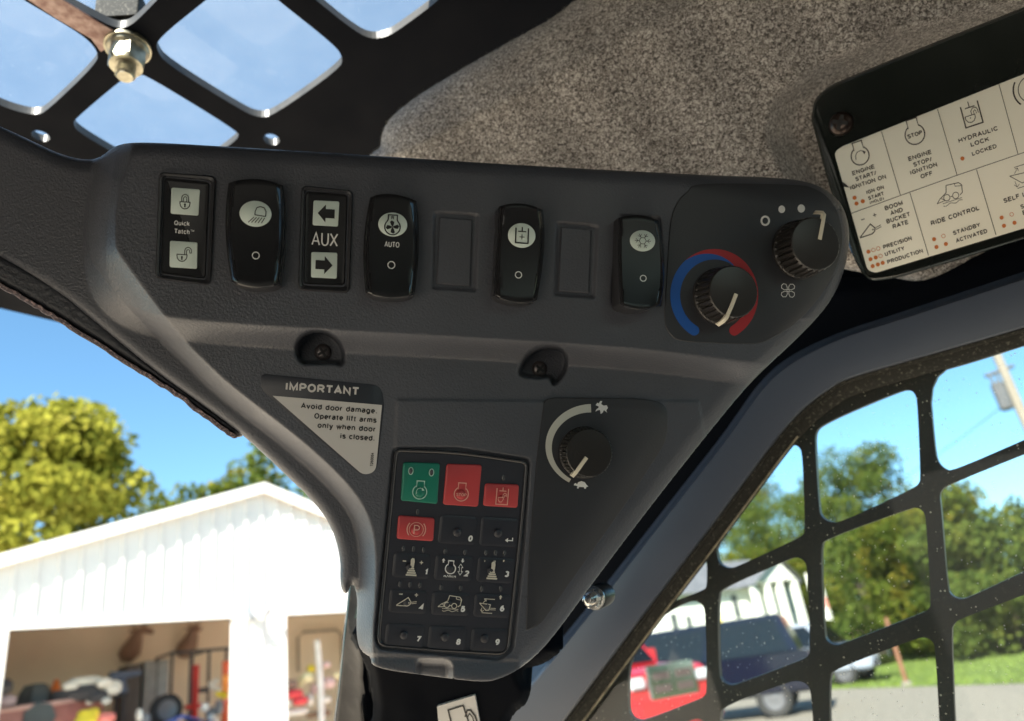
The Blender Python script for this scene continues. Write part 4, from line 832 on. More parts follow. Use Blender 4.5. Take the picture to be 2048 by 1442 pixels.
mb = MB(); kbox(mb, -.919, .8, -.6, -.57, .5, 1.05); kbox(mb, -.919, .8, -.6, -.57, 1.54, 1.974); kbox(mb, -.919, -.40, -.6, -.57, 1.05, 1.54); kbox(mb, .35, .719, -.6, -.57, 1.05, 1.54); kbox(mb, .72, .8, -.569, -.5, .5, 1.94); tag(mb.build('cab_left_wall', M['cabin'], local=False), kind='structure')  # unseen wall, its opening shaped to let fill light onto felt and chart
mb = MB(); kbox(mb, -.919, .3, -.569, .56, .5, .548); tag(mb.build('cab_floor', M['floor'], local=False), kind='structure')

# ---- roof guard plate with diamond openings
RZ = 1.95
roofp = Plane((0, 0, RZ), (0, 0, -1))
holes = [
 [(-110, -70), (-20, -42), (47, 0), (110, 37), (173, 76), (196, 104), (194, 126), (94, 222), (73, 230), (42, 225), (0, 211), (-90, 170), (-150, 100), (-150, 0)],
 [(60, -44), (123, 0), (194, 38), (222, 52), (243, 57), (263, 50), (284, 31), (314, 0), (370, -60), (300, -130), (160, -120)],
 [(412, 0), (315, 78), (313, 100), (333, 128), (485, 222), (520, 236), (548, 230), (680, 137), (686, 115), (669, 90), (555, 0), (520, -32), (490, -45), (455, -34)],
 [(149, 239), (147, 248), (154, 262), (222, 303), (300, 345), (400, 335), (454, 294), (478, 275), (475, 262), (295, 152), (277, 149), (258, 152), (240, 162)],
 [(632, 0), (700, 55), (740, 79), (775, 73), (800, 58), (872, 5), (884, -10), (864, -18), (640, -18), (616, -12)]]
guard = thing('roof_guard', 'black steel roof guard with rounded diamond openings over the cab', 'guard', (-.2, .42, RZ))
def px2roof(P): P = np.array(P, float); return roofp.R(P[:, 0], P[:, 1], 0)
hs = [px2roof(chaikin(h, 2)) for h in holes]
hs.append(px2roof(ell(81, 272, 19, 10, 20, sk=(1, .25, 0, 1)))); hs.append(px2roof(ell(543, 279, 16, 11, 20, sk=(1, .15, 0, 1))))
outer = [K(.102, -.6, RZ), K(.86, -.6, RZ), K(.86, .66, RZ), K(.102, .66, RZ)]
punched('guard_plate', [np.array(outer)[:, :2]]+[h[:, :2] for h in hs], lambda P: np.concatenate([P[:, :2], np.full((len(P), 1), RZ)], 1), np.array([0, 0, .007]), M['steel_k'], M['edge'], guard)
# peeling paint strip on the bar between two openings
P = np.array([(45, -6), (118, -6), (186, 38), (214, 55), (236, 64), (230, 84), (214, 98), (202, 104), (180, 78), (110, 36)], float)
P = P+rng.normal(0, 1.0, P.shape); slab('worn_paint', roofp, P, .0002, .0012, M['peel'], guard, bev=1.5)
# flange nut and bolt
def screwring(c, axis, prof, n=24, hexrows=(), rot=0.0):
    axis = np.array(axis, float); axis /= np.linalg.norm(axis); u_ = np.cross(axis, [0, 0, 1.]) if abs(axis[2]) < .9 else np.cross(axis, [1., 0, 0]); u_ /= np.linalg.norm(u_); v_ = np.cross(axis, u_); R_ = []
    for k, (h_, r_) in enumerate(prof):
        row = []
        for i in range(n):
            a_ = 2*pi*i/n; rr = r_
            if k in hexrows: rr = r_*cos(pi/6)/cos(((a_) % (pi/3))-pi/6)
            row.append(c+axis*h_+(u_*cos(a_+rot)+v_*sin(a_+rot))*rr)
        R_.append(np.array(row))
    return R_
c = roofp.R(256, 92, 0); nut = thing('flange_nut', 'yellowed zinc flange nut under the crossing of two roof guard bars', 'nut', c)
loft('washer', screwring(c, (0, 0, -1), [(.0005, .0155), (.003, .0155), (.0032, .008)]), M['yzinc'], nut)
loft('hex_nut', screwring(c, (0, 0, -1), [(.003, .0142), (.005, .0135), (.0065, .0128), (.017, .0128), (.0195, .0108)], n=36, hexrows=(2, 3), rot=.4), M['yzinc'], nut, ang=22)
pr = [(.018, .0062)]
for i in range(7): pr += [(.0195+i*.0013, .0068), (.0201+i*.0013, .0058)]
pr += [(.0295, .0052), (.0297, .003)]
loft('bolt_end', screwring(c, (0, 0, -1), pr, n=24), M['yzinc'], nut, ang=60)
# roof pane
o = mesh('roof_pane', [K(.238, -.59, RZ+.04), K(.85, -.59, RZ+.04), K(.85, .65, RZ+.04), K(.238, .65, RZ+.04)], [(0, 1, 2, 3)], M['roofglass']); tag(o, 'dirty clear roof pane lying above the diamond guard', 'window pane')
# dark padded block seen above guard
c = roofp.R(232, 30, -.02); b_ = thing('rubber_block', 'grey rubber block lying on top of the roof guard bar', 'rubber block', c)
P = rpoly([(186, 34), (275, 28), (292, 62), (206, 66)], 5); top = roofp.R(P[:, 0], P[:, 1], -.010); loft('block', [top, top+[0, 0, .022]], M['seal'], b_, back=True)

# ---- felt headliner
feltp = Plane.through([(770, 260, .52), (1300, 340, .475), (1500, 0, .45)])
FO = smoothpoly([(764, 330), (762, 292), (768, 258), (790, 228), (836, 192), (900, 152), (1000, 94), (1110, 32), (1180, -20), (1400, -150), (1900, -330), (2500, -420), (2700, 0), (2600, 320), (2300, 425), (2048, 506), (1930, 550), (1850, 568), (1790, 556), (1700, 540), (1500, 500), (1100, 430)], 5)
def feltH(x, y, d):
    r = 42.; q = np.clip(1-d/r, 0, 1); h = -.016*(1-np.sqrt(np.maximum(0, 1-q*q)))
    h = h+.0012*np.sin(x*.012+y*.006)+.0008*np.sin(x*.031-y*.022)
    # soft crease: left strip turns up towards the roof opening
    ax_, ay_, bx_, by_ = 800, 330, 1560, -60
    side = ((bx_-ax_)*(y-ay_)-(by_-ay_)*(x-ax_))/math.hypot(bx_-ax_, by_-ay_)
    h = h-.00016*np.clip(-side-20, 0, 260)
    # recess shaped round the reference plate to put its soft shade on the felt
    dd, _, _ = sdf(x, y, [(2700, -200), (2048, 40), (1800, 110), (1660, 165), (1590, 215), (1580, 270), (1650, 400), (1700, 700), (2700, 500)])
    return h-.040*S((dd+50)/55)
hl = thing('headliner', 'grey-brown felt headliner curving over the right of the cab', 'headliner', feltp.R(1400, 200, 0))
relief('felt_panel', feltp, FO, feltH, 6, M['felt'], hl, skirt=.002)
# felt fibres
n = 46000; fx = rng.uniform(755, 2060, n); fy = rng.uniform(-20, 580, n); d_, qx, qy = sdf(fx, fy, FO)
k_ = (d_ > 0) & ~((fx > 1720) & (fy > 120) & (fy < 480)); fx, fy, d_ = fx[k_], fy[k_], d_[k_]
ne = 2500; ei = rng.integers(0, len(FO)-1, ne); et = rng.uniform(0, 1, (ne, 1)); E_ = FO[ei]*(1-et)+FO[ei+1]*et; ek = (E_[:, 0] < 1250) & (E_[:, 1] < 330) & (E_[:, 1] > -60); E_ = E_[ek]
fx = np.concatenate([fx, E_[:, 0]]); fy = np.concatenate([fy, E_[:, 1]]); d_ = np.concatenate([d_, np.zeros(len(E_))])
base = feltp.R(fx, fy, feltH(fx, fy, d_)); n = len(base); dr = rng.normal(0, 1, (n, 3)); dr -= (dr@feltp.n)[:, None]*feltp.n*.75; dr /= np.linalg.norm(dr, axis=1, keepdims=True)
ln = rng.uniform(.0008, .0024, n)[:, None]; sd_ = np.cross(dr, rng.normal(0, 1, (n, 3))); sd_ /= np.linalg.norm(sd_, axis=1, keepdims=True); sd_ *= .00007
tipp = base+dr*ln+feltp.n*.0005; 
M['fibre'] = mat('felt_fibre', (.10, .09, .085), .9, col2=(.50, .47, .43), vscale=900, vthr=(.4, .6))
o = mesh('fibres', np.stack([base-sd_, base+sd_, tipp], 1).reshape(-1, 3), np.arange(n*3).reshape(-1, 3), M['fibre'], hl); tag(o, kind='stuff')

# ================================================================ CONTROL CONSOLE
cp = Plane.through([(370, 455, .318), (1280, 525, .358), (800, 1100, .325)])
HA_ = .013        # the switch fascia stands this far proud of the lower panel
SIL = np.array([(-560, 30), (-260, 150), (-120, 205), (0, 252), (60, 280), (110, 304), (150, 317), (183, 320), (203, 313), (221, 298), (243, 287), (290, 284), (420, 291), (760, 312), (1000, 328), (1400, 350), (1560, 355), (1630, 366), (1672, 392), (1694, 430), (1700, 480), (1690, 540), (1664, 600), (1622, 650), (1570, 700), (1500, 765), (1420, 862), (1300, 1014), (1190, 1160), (1095, 1290), (1045, 1335), (1000, 1358), (965, 1365), (860, 1352), (745, 1336), (741, 1313),
 (726, 1306), (716, 1290), (712, 1255), (716, 1200), (706, 1160), (694, 1190), (684, 1182), (680, 1160), (681, 1120), (670, 1070), (640, 1016), (560, 938), (484, 868), (400, 806), (300, 735), (171, 628), (114, 584), (0, 522), (-260, 400), (-560, 270)], float)
LIP = np.array([(240, 150), (206, 320), (190, 345), (180, 400), (176, 470), (182, 520), (215, 568), (262, 622), (324, 686), (362, 722), (420, 780), (496, 840), (572, 898), (640, 958), (690, 1013), (712, 1060), (719, 1110), (717, 1200), (711, 1280), (720, 1420), (1000, 1470), (1900, 1470), (1900, 150)], float)
AAA = np.array([(240, 100), (236, 250), (228, 340), (217, 420), (210, 490), (214, 545), (232, 588), (268, 616), (320, 631), (400, 641), (640, 658), (900, 672), (1200, 690), (1330, 702), (1480, 722), (1560, 730), (1900, 730), (1900, 100)], float)
EPL = np.array([(792, 797), (1085, 799), (1400, 799), (1500, 1400), (740, 1400), (775, 1100)], float)
KPD = rpoly([(785, 893), (914, 893), (1062, 916), (1050, 1100), (1028, 1300), (1000, 1322), (755, 1300), (747, 1270), (766, 1090)], 12)
BL1 = rpoly([(868.7, 423.4), (956, 429), (950.7, 582), (864.6, 576.5)], 4)
BL2 = rpoly([(1113, 444), (1195, 451), (1188.6, 595.6), (1109, 590)], 4)
BL3 = rpoly([(1224, 560), (1240, 430), (1320, 434), (1326, 530), (1322, 612), (1222, 606)], 4)
RC1 = smoothpoly([(592, 700), (600, 676), (624, 663), (652, 664), (676, 680), (687, 704), (684, 728), (662, 726), (630, 727), (603, 724)], 4)
RC2 = smoothpoly([(1040, 748), (1047, 722), (1065, 702), (1092, 693), (1120, 697), (1134, 716), (1128, 745), (1108, 768), (1098, 755), (1070, 755)], 4)
NOT = rpoly([(836, 1322), (898, 1325), (905, 1400), (835, 1400)], 10)
LIP, AAA, SIL = chaikin(LIP, 3), chaikin(AAA, 3), chaikin(SIL, 2)
def consH(x, y, d):
    sl, _, _ = sdf(x, y, LIP); sa, _, _ = sdf(x, y, AAA)
    lipw = 34+20*S((700-y)/160)
    h = -.020+.020*S(sl/lipw) + HA_*S((sa+46)/46)
    # left cheek slopes away towards the pillar
    cheek = np.clip((200-x)/460, 0, 1.6); h = h-.010*cheek*(sl < 0)
    r = np.where((x > 1040) & (y > 640), 34., np.where(y < 420, 30., 20.)); amp = np.where((x > 1040) & (y > 640), .006, np.where(y < 420, .0062, np.where((y > 1290) & (x > 735), .0012, .005)))
    q = np.clip(1-d/r, 0, 1); h = h-amp*(1-np.sqrt(np.maximum(0, 1-q*q)))
    e, _, _ = sdf(x, y, EPL); h = h+.0007*S(e/5)
    k, _, _ = sdf(x, y, KPD); h = h-.0022*S(k/5)
    for P_ in (BL1, BL2, BL3):
        m_ = (x > P_[:, 0].min()-9) & (x < P_[:, 0].max()+9) & (y > P_[:, 1].min()-9) & (y < P_[:, 1].max()+9)
        if m_.any(): b_, _, _ = sdf(x[m_], y[m_], P_); h[m_] -= .0016*S((b_+2)/5)
    for P_, dp, sc in ((RC1, .016, (645, 706)), (RC2, .014, (1076, 740))):
        m_ = (x > P_[:, 0].min()-14) & (x < P_[:, 0].max()+14) & (y > P_[:, 1].min()-14) & (y < P_[:, 1].max()+14)
        b_, _, _ = sdf(x[m_], y[m_], P_); tgt = np.full(x[m_].shape, -.011)
        h[m_] = h[m_]*(1-S((b_+3)/8))+np.minimum(h[m_], tgt)*S((b_+3)/8)
    n_, _, _ = sdf(x, y, NOT); h = h-.018*S((n_+6)/12)
    b2, _, _ = sdf(x, y, np.array([(700, 1304), (1100, 1318), (1100, 1500), (700, 1500)], float)); h = h-.0012*S(b2/10)+.004*np.clip((y-1312)/60, 0, 1)*(b2 > 0)*(n_ < -6)
    return h
console = thing('control_console', 'dark grey moulded control console in the upper front corner of the cab', 'control console', cp.R(800, 700, 0))
relief('housing', cp, SIL, consH, 3.0, M['console'], console, skirt=.03)
def fasc(x, y): return np.full(np.shape(x), HA_)
n = 420; fx = rng.uniform(-50, 1500, n); fy = rng.uniform(300, 1290, n); d_, _, _ = sdf(fx, fy, SIL); k_ = d_ > 25; fx, fy, d_ = fx[k_], fy[k_], d_[k_]
V = cp.R(fx, fy, consH(fx, fy, d_)+.00012); n = len(V); sz = rng.uniform(.00006, .00022, n)[:, None]; dr = rng.normal(0, 1, (n, 3)); dr -= (dr@cp.n)[:, None]*cp.n; dr /= np.linalg.norm(dr, axis=1, keepdims=True); dq = np.cross(dr, cp.n)
o = mesh('dust_flecks', np.stack([V-dr*sz, V+dq*sz*.8, V+dr*sz*1.3], 1).reshape(-1, 3), np.arange(n*3).reshape(-1, 3), M['fibre'], console); tag(o, kind='stuff')
# covers in the two empty switch positions
for P, i in (([(879, 434), (945, 439.5), (940, 572), (873, 567)], 0), ([(1122.5, 453.5), (1183, 459), (1178, 586), (1116.5, 582)], 1)):
    slab('blank_cover', cp, rpoly(P, 3), HA_-.004, HA_-.0002, M['console'], console, bev=2.0, bevh=.0005)
# moulded recess screws
def cross_screw(c, axis, r, m, label, nm='screw', rot=.4, group=None):
    t = thing(nm, label, 'screw', c, group); axis = np.array(axis)/np.linalg.norm(axis)
    rg = screwring(c, axis, [(0, r*.98), (r*.25, r), (r*.5, r*.86), (r*.66, r*.55), (r*.70, r*.3)], 24); loft('head', rg, m, t, ang=60)
    u_ = np.cross(axis, [0, 0, 1.]); u_ /= np.linalg.norm(u_); v_ = np.cross(axis, u_)
    for k in range(2):
        a_ = rot+k*pi/2; p_, q_ = u_*cos(a_)+v_*sin(a_), -u_*sin(a_)+v_*cos(a_); z_ = axis*r*.715
        V = [c+z_+p_*r*.62+q_*r*.15, c+z_+p_*r*.62-q_*r*.15, c+z_-p_*r*.62-q_*r*.15, c+z_-p_*r*.62+q_*r*.15]; V += [v-axis*r*.2 for v in V]
        mesh('slot', V, [(0, 1, 2, 3), (0, 4, 5, 1), (2, 6, 7, 3), (1, 5, 6, 2), (3, 7, 4, 0)], M['print_k'], t)
    return t
cross_screw(cp.R(646, 705, -.0112), cp.n, .0038, M['screw_b'], 'black cross-head screw in the left scooped recess of the console', rot=.5)
cross_screw(cp.R(1078, 738, -.0112), cp.n, .0038, M['screw_b'], 'black cross-head screw in the right scooped recess of the console', rot=.8)

# ---- framed momentary switches
EXU, EYU = np.array([1, .065]), np.array([-.04, 1])
def framed(label, outer, inner, group='switches along the upper console'):
    c = np.mean(outer, 0); t = thing('framed_switch', label, 'switch', cp.R(c[0], c[1], HA_), group)
    O = rpoly(outer, 12, 6); I = rpoly(inner, 10, 6); h = HA_
    Om = O*.78+I*.22; Oi = O*.35+I*.65
    top = cp.R(Om[:, 0], Om[:, 1], h+.0016); base = cp.R(O[:, 0], O[:, 1], h+.0006)
    loft('bezel', [base-cp.n*.0016, base, top, cp.R(Oi[:, 0], Oi[:, 1], h+.0013), cp.R(I[:, 0], I[:, 1], h-.0015)], M['frame_pl'], t, cap=False, ang=50)
    J = offs(I, 1.0); J2 = offs(I, 3.0); J3 = offs(I, 8)
    loft('rocker', [cp.R(J[:, 0], J[:, 1], h-.0018), cp.R(J[:, 0], J[:, 1], h+.0002), cp.R(J2[:, 0], J2[:, 1], h+.0008), cp.R(J3[:, 0], J3[:, 1], h+.0006)], [M['rocker']], t, ang=60)
    return t
def lensplate(t, q, h, rad=4):
    return slab('symbol_lens', cp, rpoly(q, rad), h-.0004, h+.00025, M['lens'], t, bev=.8, bevh=.0001)
ic = HA_+.0008
sw = framed('framed switch with padlock symbols and Quick Tatch lettering, leftmost of the row', [(318, 344), (432, 352), (421, 571), (310, 556)], [(327, 354), (420, 363), (412, 559), (321, 548)])
l1 = lensplate(sw, [(343, 375), (400, 379), (396.7, 431), (341, 427)], ic); l2 = lensplate(sw, [(340, 481.4), (395, 485), (394, 537.5), (339, 534)], ic)
def padlock(ink, opened):
    ink.line([(-10, 0), (10, 0), (10, 3), (9, 8), (5, 12.5), (0, 14), (-5, 12.5), (-9, 8), (-10, 3)], 1.7, closed=True)
    ox = 0 if not opened else 12
    a = [(ox-7, 0 if not opened else 0), (ox-7, -7)]+[(ox-7*cos(q), -7-8*sin(q)) for q in np.linspace(0.2, pi-.2, 9)]+[(ox+7, -7), (ox+7, 0 if not opened else -4)]
    b = [(ox-3.2, 0), (ox-3.2, -6.5)]+[(ox-3.2*cos(q), -6.5-4*sin(q)) for q in np.linspace(0.2, pi-.2, 7)]+[(ox+3.2, -6.5), (ox+3.2, 0 if not opened else -4)]
    ink.line(a, 1.5); ink.line(b, 1.3)
    if opened: ink.line([(ox+3.2, -4), (ox+7, -4)], 1.3)
    ink.disc(0, 5, 2, 2); ink.poly([(-1, 6), (1, 6), (1.6, 10.5), (-1.6, 10.5)]); return ink
padlock(Ink((370, 404), EXU, EYU), False).put('symbol', cp, ic+.0004, M['print_k'], l1)
padlock(Ink((364, 509), EXU, EYU), True).put('symbol', cp, ic+.0004, M['print_k'], l2)
k = Ink((366, 454), EXU, EYU); k.text('Quick', -18, -7.5, 31, 9.5, .012, 'l'); k.text('Tatch', -17, 9, 31, 9.5, .012, 'l'); k.text('TM', 15, 6.0, 7.5, 4, .01, 'l'); k.put('lettering', cp, ic+.00015, M['print_w'], sw)
sw = framed('framed AUX switch with left and right arrow lenses', [(603, 371), (706, 381), (699, 586), (596, 580)], [(610, 381), (696, 388), (690.6, 572), (606, 569)])
l1 = lensplate(sw, [(627, 400.7), (678.7, 403), (676, 453), (625, 450)], ic); l2 = lensplate(sw, [(622.7, 504), (674.5, 505.5), (673.6, 557), (622, 554.5)], ic)
arr = [(-17, 0), (-1, -18), (-1, -9), (17, -9), (17, 9), (-1, 9), (-1, 18)]
Ink((652.4, 427), EXU, EYU).poly(arr).put('symbol', cp, ic+.0004, M['print_k'], l1)
Ink((648, 530), EXU, EYU).poly([(-x, y) for x, y in arr]).put('symbol', cp, ic+.0004, M['print_k'], l2)
Ink((649.6, 478.6), EXU, EYU).text('AUX', 0, 0, 53, 27, -.012).put('lettering', cp, ic+.00015, M['print_w'], sw)

# ---- tall rocker switches
def qb(a_, b_, c_, t):   # quadratic through a(0) b(.5) c(1)
    t = np.asarray(t)[..., None]; a_, b_, c_ = map(np.array, (a_, b_, c_)); return a_*(2*(t-.5)*(t-1))+b_*(-4*t*(t-1))+c_*(2*t*(t-.5))
def rocker(label, TL, T_, TR, Rm, BR, B_, BL, Lm, tilt=.0015, hgt=.0078, group='tall rocker switches on the upper console', fx=.13):
    c = (np.array(TL)+np.array(BR))/2; t = thing('rocker_switch', label, 'switch', cp.R(c[0], c[1], HA_), group)
    NS, NT = 25, 29
    ss = np.concatenate([[0, .015, .035], np.linspace(fx*.6, fx, 3), np.linspace(fx, 1-fx, NS-12)[1:-1], np.linspace(1-fx, 1-fx*.6, 3), [.965, .985, 1]]); NS = len(ss)
    tt = np.concatenate([[0, .012, .03], np.linspace(.06, .94, NT-6), [.97, .988, 1]])
    Lc, Rc = qb(TL, Lm, BL, tt), qb(TR, Rm, BR, tt)
    s_, t_ = np.meshgrid(ss, tt); P = Lc[:, None]*(1-s_[..., None])+Rc[:, None]*s_[..., None]
    bt = np.array(T_)-(np.array(TL)+np.array(TR))/2; bb = np.array(B_)-(np.array(BL)+np.array(BR))/2; w4 = (4*s_*(1-s_))[..., None]
    P = P+w4*(bt*((1-t_)**3)[..., None]+bb*(t_**3)[..., None])
    def hf(s, t): return HA_+hgt+tilt*(t-.5)*2+.0016*(2*t-1)**2
    fe = fx-.03*np.sin(pi*t_)
    fac = np.clip(np.maximum((fe-s_)/fe, (s_-(1-fe))/fe), 0, 1)
    rim = np.clip(1-np.minimum(np.minimum(s_, 1-s_)/.035, np.minimum(t_, 1-t_)/.03), 0, 1)
    Hh_ = hf(s_, t_)-.0024*fac-.0010*rim**2
    V = cp.R(P[..., 0], P[..., 1], Hh_); nt_, ns_ = s_.shape; idx = np.arange(nt_*ns_).reshape(nt_, ns_)
    Fc = [tuple(q) for q in np.stack([idx[:-1, :-1], idx[1:, :-1], idx[1:, 1:], idx[:-1, 1:]], -1).reshape(-1, 4)]
    fm = ((fac[:-1, :-1]+fac[1:, 1:])/2 > .02).reshape(-1).astype(int).tolist()
    bd = list(idx[0, :])+list(idx[1:, -1])+list(idx[-1, -2::-1])+list(idx[-2:0:-1, 0]); V = V.reshape(-1, 3); nb = len(bd)
    dn = ((V[bd]-cp.p)@cp.n)-HA_+.0004; ctr = V[bd].mean(0); lo = V[bd]-cp.n*dn[:, None]
    lo = lo+(ctr-lo-cp.n*np.dot(ctr-lo[0], cp.n)*0)*.0; V = np.concatenate([V, lo]); n0 = nt_*ns_
    for i in range(nb): j = (i+1) % nb; Fc.append((bd[j], bd[i], n0+i, n0+j)); fm.append(2)
    o = mesh('rocker', V, Fc, [M['rocker'], M['rocker_edge'], M['frame_pl']], t, midx=fm); sharp(o, 28)
    TL, BL = np.array(TL), np.array(BL); Tm, Bm = np.array(T_), np.array(B_)
    def hh(x, y):
        tq = np.clip(((np.asarray(y)-Tm[1])/(Bm[1]-Tm[1])), 0, 1); return hf(.5, tq)+.00018
    return t, hh
def oval(t, hh, cx, cy, rx, ry):
    P = ell(cx, cy, rx, ry, 40, sk=(1, .06, -.04, 1)); hc = float(hh(cx, cy)); f = lambda d: (lambda x, y: hh(x, y)+d)
    Q = offs(P, .9); base = cp.R(P[:, 0], P[:, 1], hh(P[:, 0], P[:, 1])-.0003); top = cp.R(P[:, 0], P[:, 1], hh(P[:, 0], P[:, 1])+.0001); tt = cp.R(Q[:, 0], Q[:, 1], hh(Q[:, 0], Q[:, 1])+.00025)
    return loft('symbol_lens', [base, top, tt], M['lens'], t, ang=60), (lambda x, y: hh(x, y)+.0006)
def offring(t, hh, cx, cy, r=6.9): Ink((cx, cy), EXU, EYU).ring(0, 0, r, 1.9).put('off_mark', cp, hh, M['print_w'], t)
# work light
t, hh = rocker('rocker switch with work-light symbol, second in the row', (457, 366), (511, 358), (566, 371), (571, 462), (560, 568), (511, 576), (463, 563), (451, 462))
lz, h2 = oval(t, hh, 511, 427.5, 32, 26); k = Ink((511, 427.5), EXU, EYU)
k.line([(-1, 2), (-1, -4), (2, -12), (9, -15), (17, -13), (21, -5), (20, 4), (8, 3)], 1.8, closed=True)
for i in range(5): k.line([(-3+i*5.4, 7), (-14+i*6.6, 18)], 1.6)
k.put('symbol', cp, h2, M['print_k'], lz); offring(t, hh, 511.6, 511)
# auto fan
t, hh = rocker('glossy rocker switch with reversing fan symbol and AUTO lettering', (740, 395), (782, 388), (833, 402), (838, 490), (829, 589), (782, 597), (731, 586), (727, 490))
lz, h2 = oval(t, hh, 785.5, 449, 29, 24); k = Ink((785, 451), EXU, EYU)
k.line([(-9, -12), (-9, -21), (9, -21), (9, -12)]+[(15.5*sin(q), 3-15.5*cos(q)) for q in np.linspace(.75, 2*pi-.75, 24)], 2.4, closed=True)
for i in range(4):
    q = i*pi/2+.3; c_, s_ = cos(q), sin(q); bl = [(0, 0), (3, -4), (8, -8), (12, -6), (11, 0), (6, 1)]
    k.poly([(x*c_-y*s_, 3+x*s_+y*c_) for x, y in bl])
k.text('R', 0, -15.5, 6.5, 7, .02); k.put('symbol', cp, h2, M['print_k'], lz)
Ink((784, 489), EXU, EYU).text('AUTO', 0, 0, 30, 11, .005).put('lettering', cp, hh, M['print_w'], t); offring(t, hh, 782.7, 530)
# hydraulic pressure
t, hh = rocker('rocker switch with cylinder and plus symbol between the two blank covers', (998, 413), (1042, 407), (1086, 420), (1088, 500), (1074, 600), (1035, 607), (987, 592), (992, 500), tilt=-.0012, hgt=.0095)
lz, h2 = oval(t, hh, 1043.4, 471, 27.6, 24.6); k = Ink((1044, 471), EXU, EYU)
k.line([(-12.5, -15), (-12.5, 15), (12.5, 15), (12.5, -15)], 2.6); k.line([(0, -17), (0, -8)], 2.2); k.line([(-8, -8), (8, -8)], 2.2); k.line([(0, -2), (0, 8)], 1.4); k.line([(-5, 3), (5, 3)], 1.4)
k.put('symbol', cp, h2, M['print_k'], lz); offring(t, hh, 1037, 549.7, 6.3)
# air conditioning
t, hh = rocker('rocker switch with snowflake symbol beside the heater knobs', (1237, 436), (1276, 430), (1318, 441), (1329, 531), (1320, 610), (1280, 620), (1240, 608), (1236, 520), tilt=.0022, hgt=.0105, fx=.11)
lz, h2 = oval(t, hh, 1285, 481.6, 25.4, 21.2); k = Ink((1285.5, 481.6), EXU, EYU)
hx = [(7*cos(i*pi/3), 7*sin(i*pi/3)) for i in range(6)]; k.line(hx, 1.1, closed=True)
for i in range(6):
    q = i*pi/3; c_, s_ = cos(q), sin(q); R2 = lambda x, y: (x*c_-y*s_, x*s_+y*c_); k.line([R2(7, 0), R2(16, 0)], 1.1); k.line([R2(13.5, -4), R2(9.5, 0), R2(13.5, 4)], 1.0)
k.put('symbol', cp, h2, M['print_k'], lz); offring(t, hh, 1286.5, 556.5, 5.9)

# ---- heater control panel
HP_ = HA_+.0005
hv = thing('heater_panel', 'black rounded heater control panel at the right end of the console', 'control panel', cp.R(1500, 530, HA_))
P = smoothpoly([(1407, 368), (1375, 383), (1354, 406), (1342, 440), (1337, 490), (1331, 590), (1329, 640), (1340, 668), (1372, 683), (1500, 688), (1545, 676), (1592, 645), (1640, 592), (1668, 545), (1684, 490), (1680, 440), (1662, 402), (1630, 378), (1580, 369)], 5)
slab('panel_face', cp, P, HA_-.002, HP_, M['decal'], hv, bev=1.5, bevh=.0003)
def sweep(cx, cy, rx, ry, a0, a1, f_in, f_out, n=40, cap1=False):
    """ring band; angle clockwise from six o'clock"""
    A = np.radians(np.linspace(a0, a1, n)); ro = np.array([f_out(np.degrees(q)) for q in A]); ri = np.array([f_in(np.degrees(q)) for q in A])
    o = np.stack([cx-np.sin(A)*rx*ro, cy+np.cos(A)*ry*ro], 1); i_ = np.stack([cx-np.sin(A)*rx*ri, cy+np.cos(A)*ry*ri], 1); return o, i_
def band(name, h, m, parent, *a, round0=False, round1=False, **kw):
    o, i_ = sweep(*a, **kw); n = len(o); k = Ink(); k.add(np.concatenate([o, i_]), [(q, q+1, n+q+1, n+q) for q in range(n-1)])
    for e, on in ((0, round0), (n-1, round1)):
        if on: c = (o[e]+i_[e])/2; r = np.linalg.norm(o[e]-i_[e])/2; k.disc(c[0], c[1], r)
    return k.put(name, cp, h, m, parent)
lin = lambda x0, x1, y0, y1: (lambda a: y0+(y1-y0)*min(1, max(0, (a-x0)/(x1-x0)))**1.0)
band('cold_band', HP_+.00012, M['blue'], hv, 1428.5, 590.5, 88, 92.5, 31, 214, lambda a: .775, lin(140, 214, 1.0, .79), round0=True)
band('hot_band', HP_+.00010, M['red'], hv, 1428.5, 590.5, 88, 92.5, 140, 329, lin(140, 214, .995, .775), lambda a: 1.0, round1=True)
k = Ink((0, 0)); k.ring(1530.5, 441.5, 7.6, 4.0, 8.4); k.disc(1563.5, 418.5, 6.8, 7.6); k.disc(1602.5, 417, 7.4, 8.2); k.put('fan_marks', cp, HP_+.00015, M['print_w'], hv)
k = Ink((1576, 581), (1, .05), (-.03, 1))
for i in range(4):
    q = i*pi/2+pi/4; c_, s_ = cos(q), sin(q); k.line([(x*c_-y*s_, x*s_+y*c_) for x, y in [(2.5, 0), (6, -4.5), (12, -6.2), (16, -2.5), (16, 2.5), (12, 5.5), (6, 3.5)]], 1.2, closed=True)
k.ring(0, 0, 2.3, 1.1); k.put('fan_symbol', cp, HP_+.00015, M['print_w'], hv)

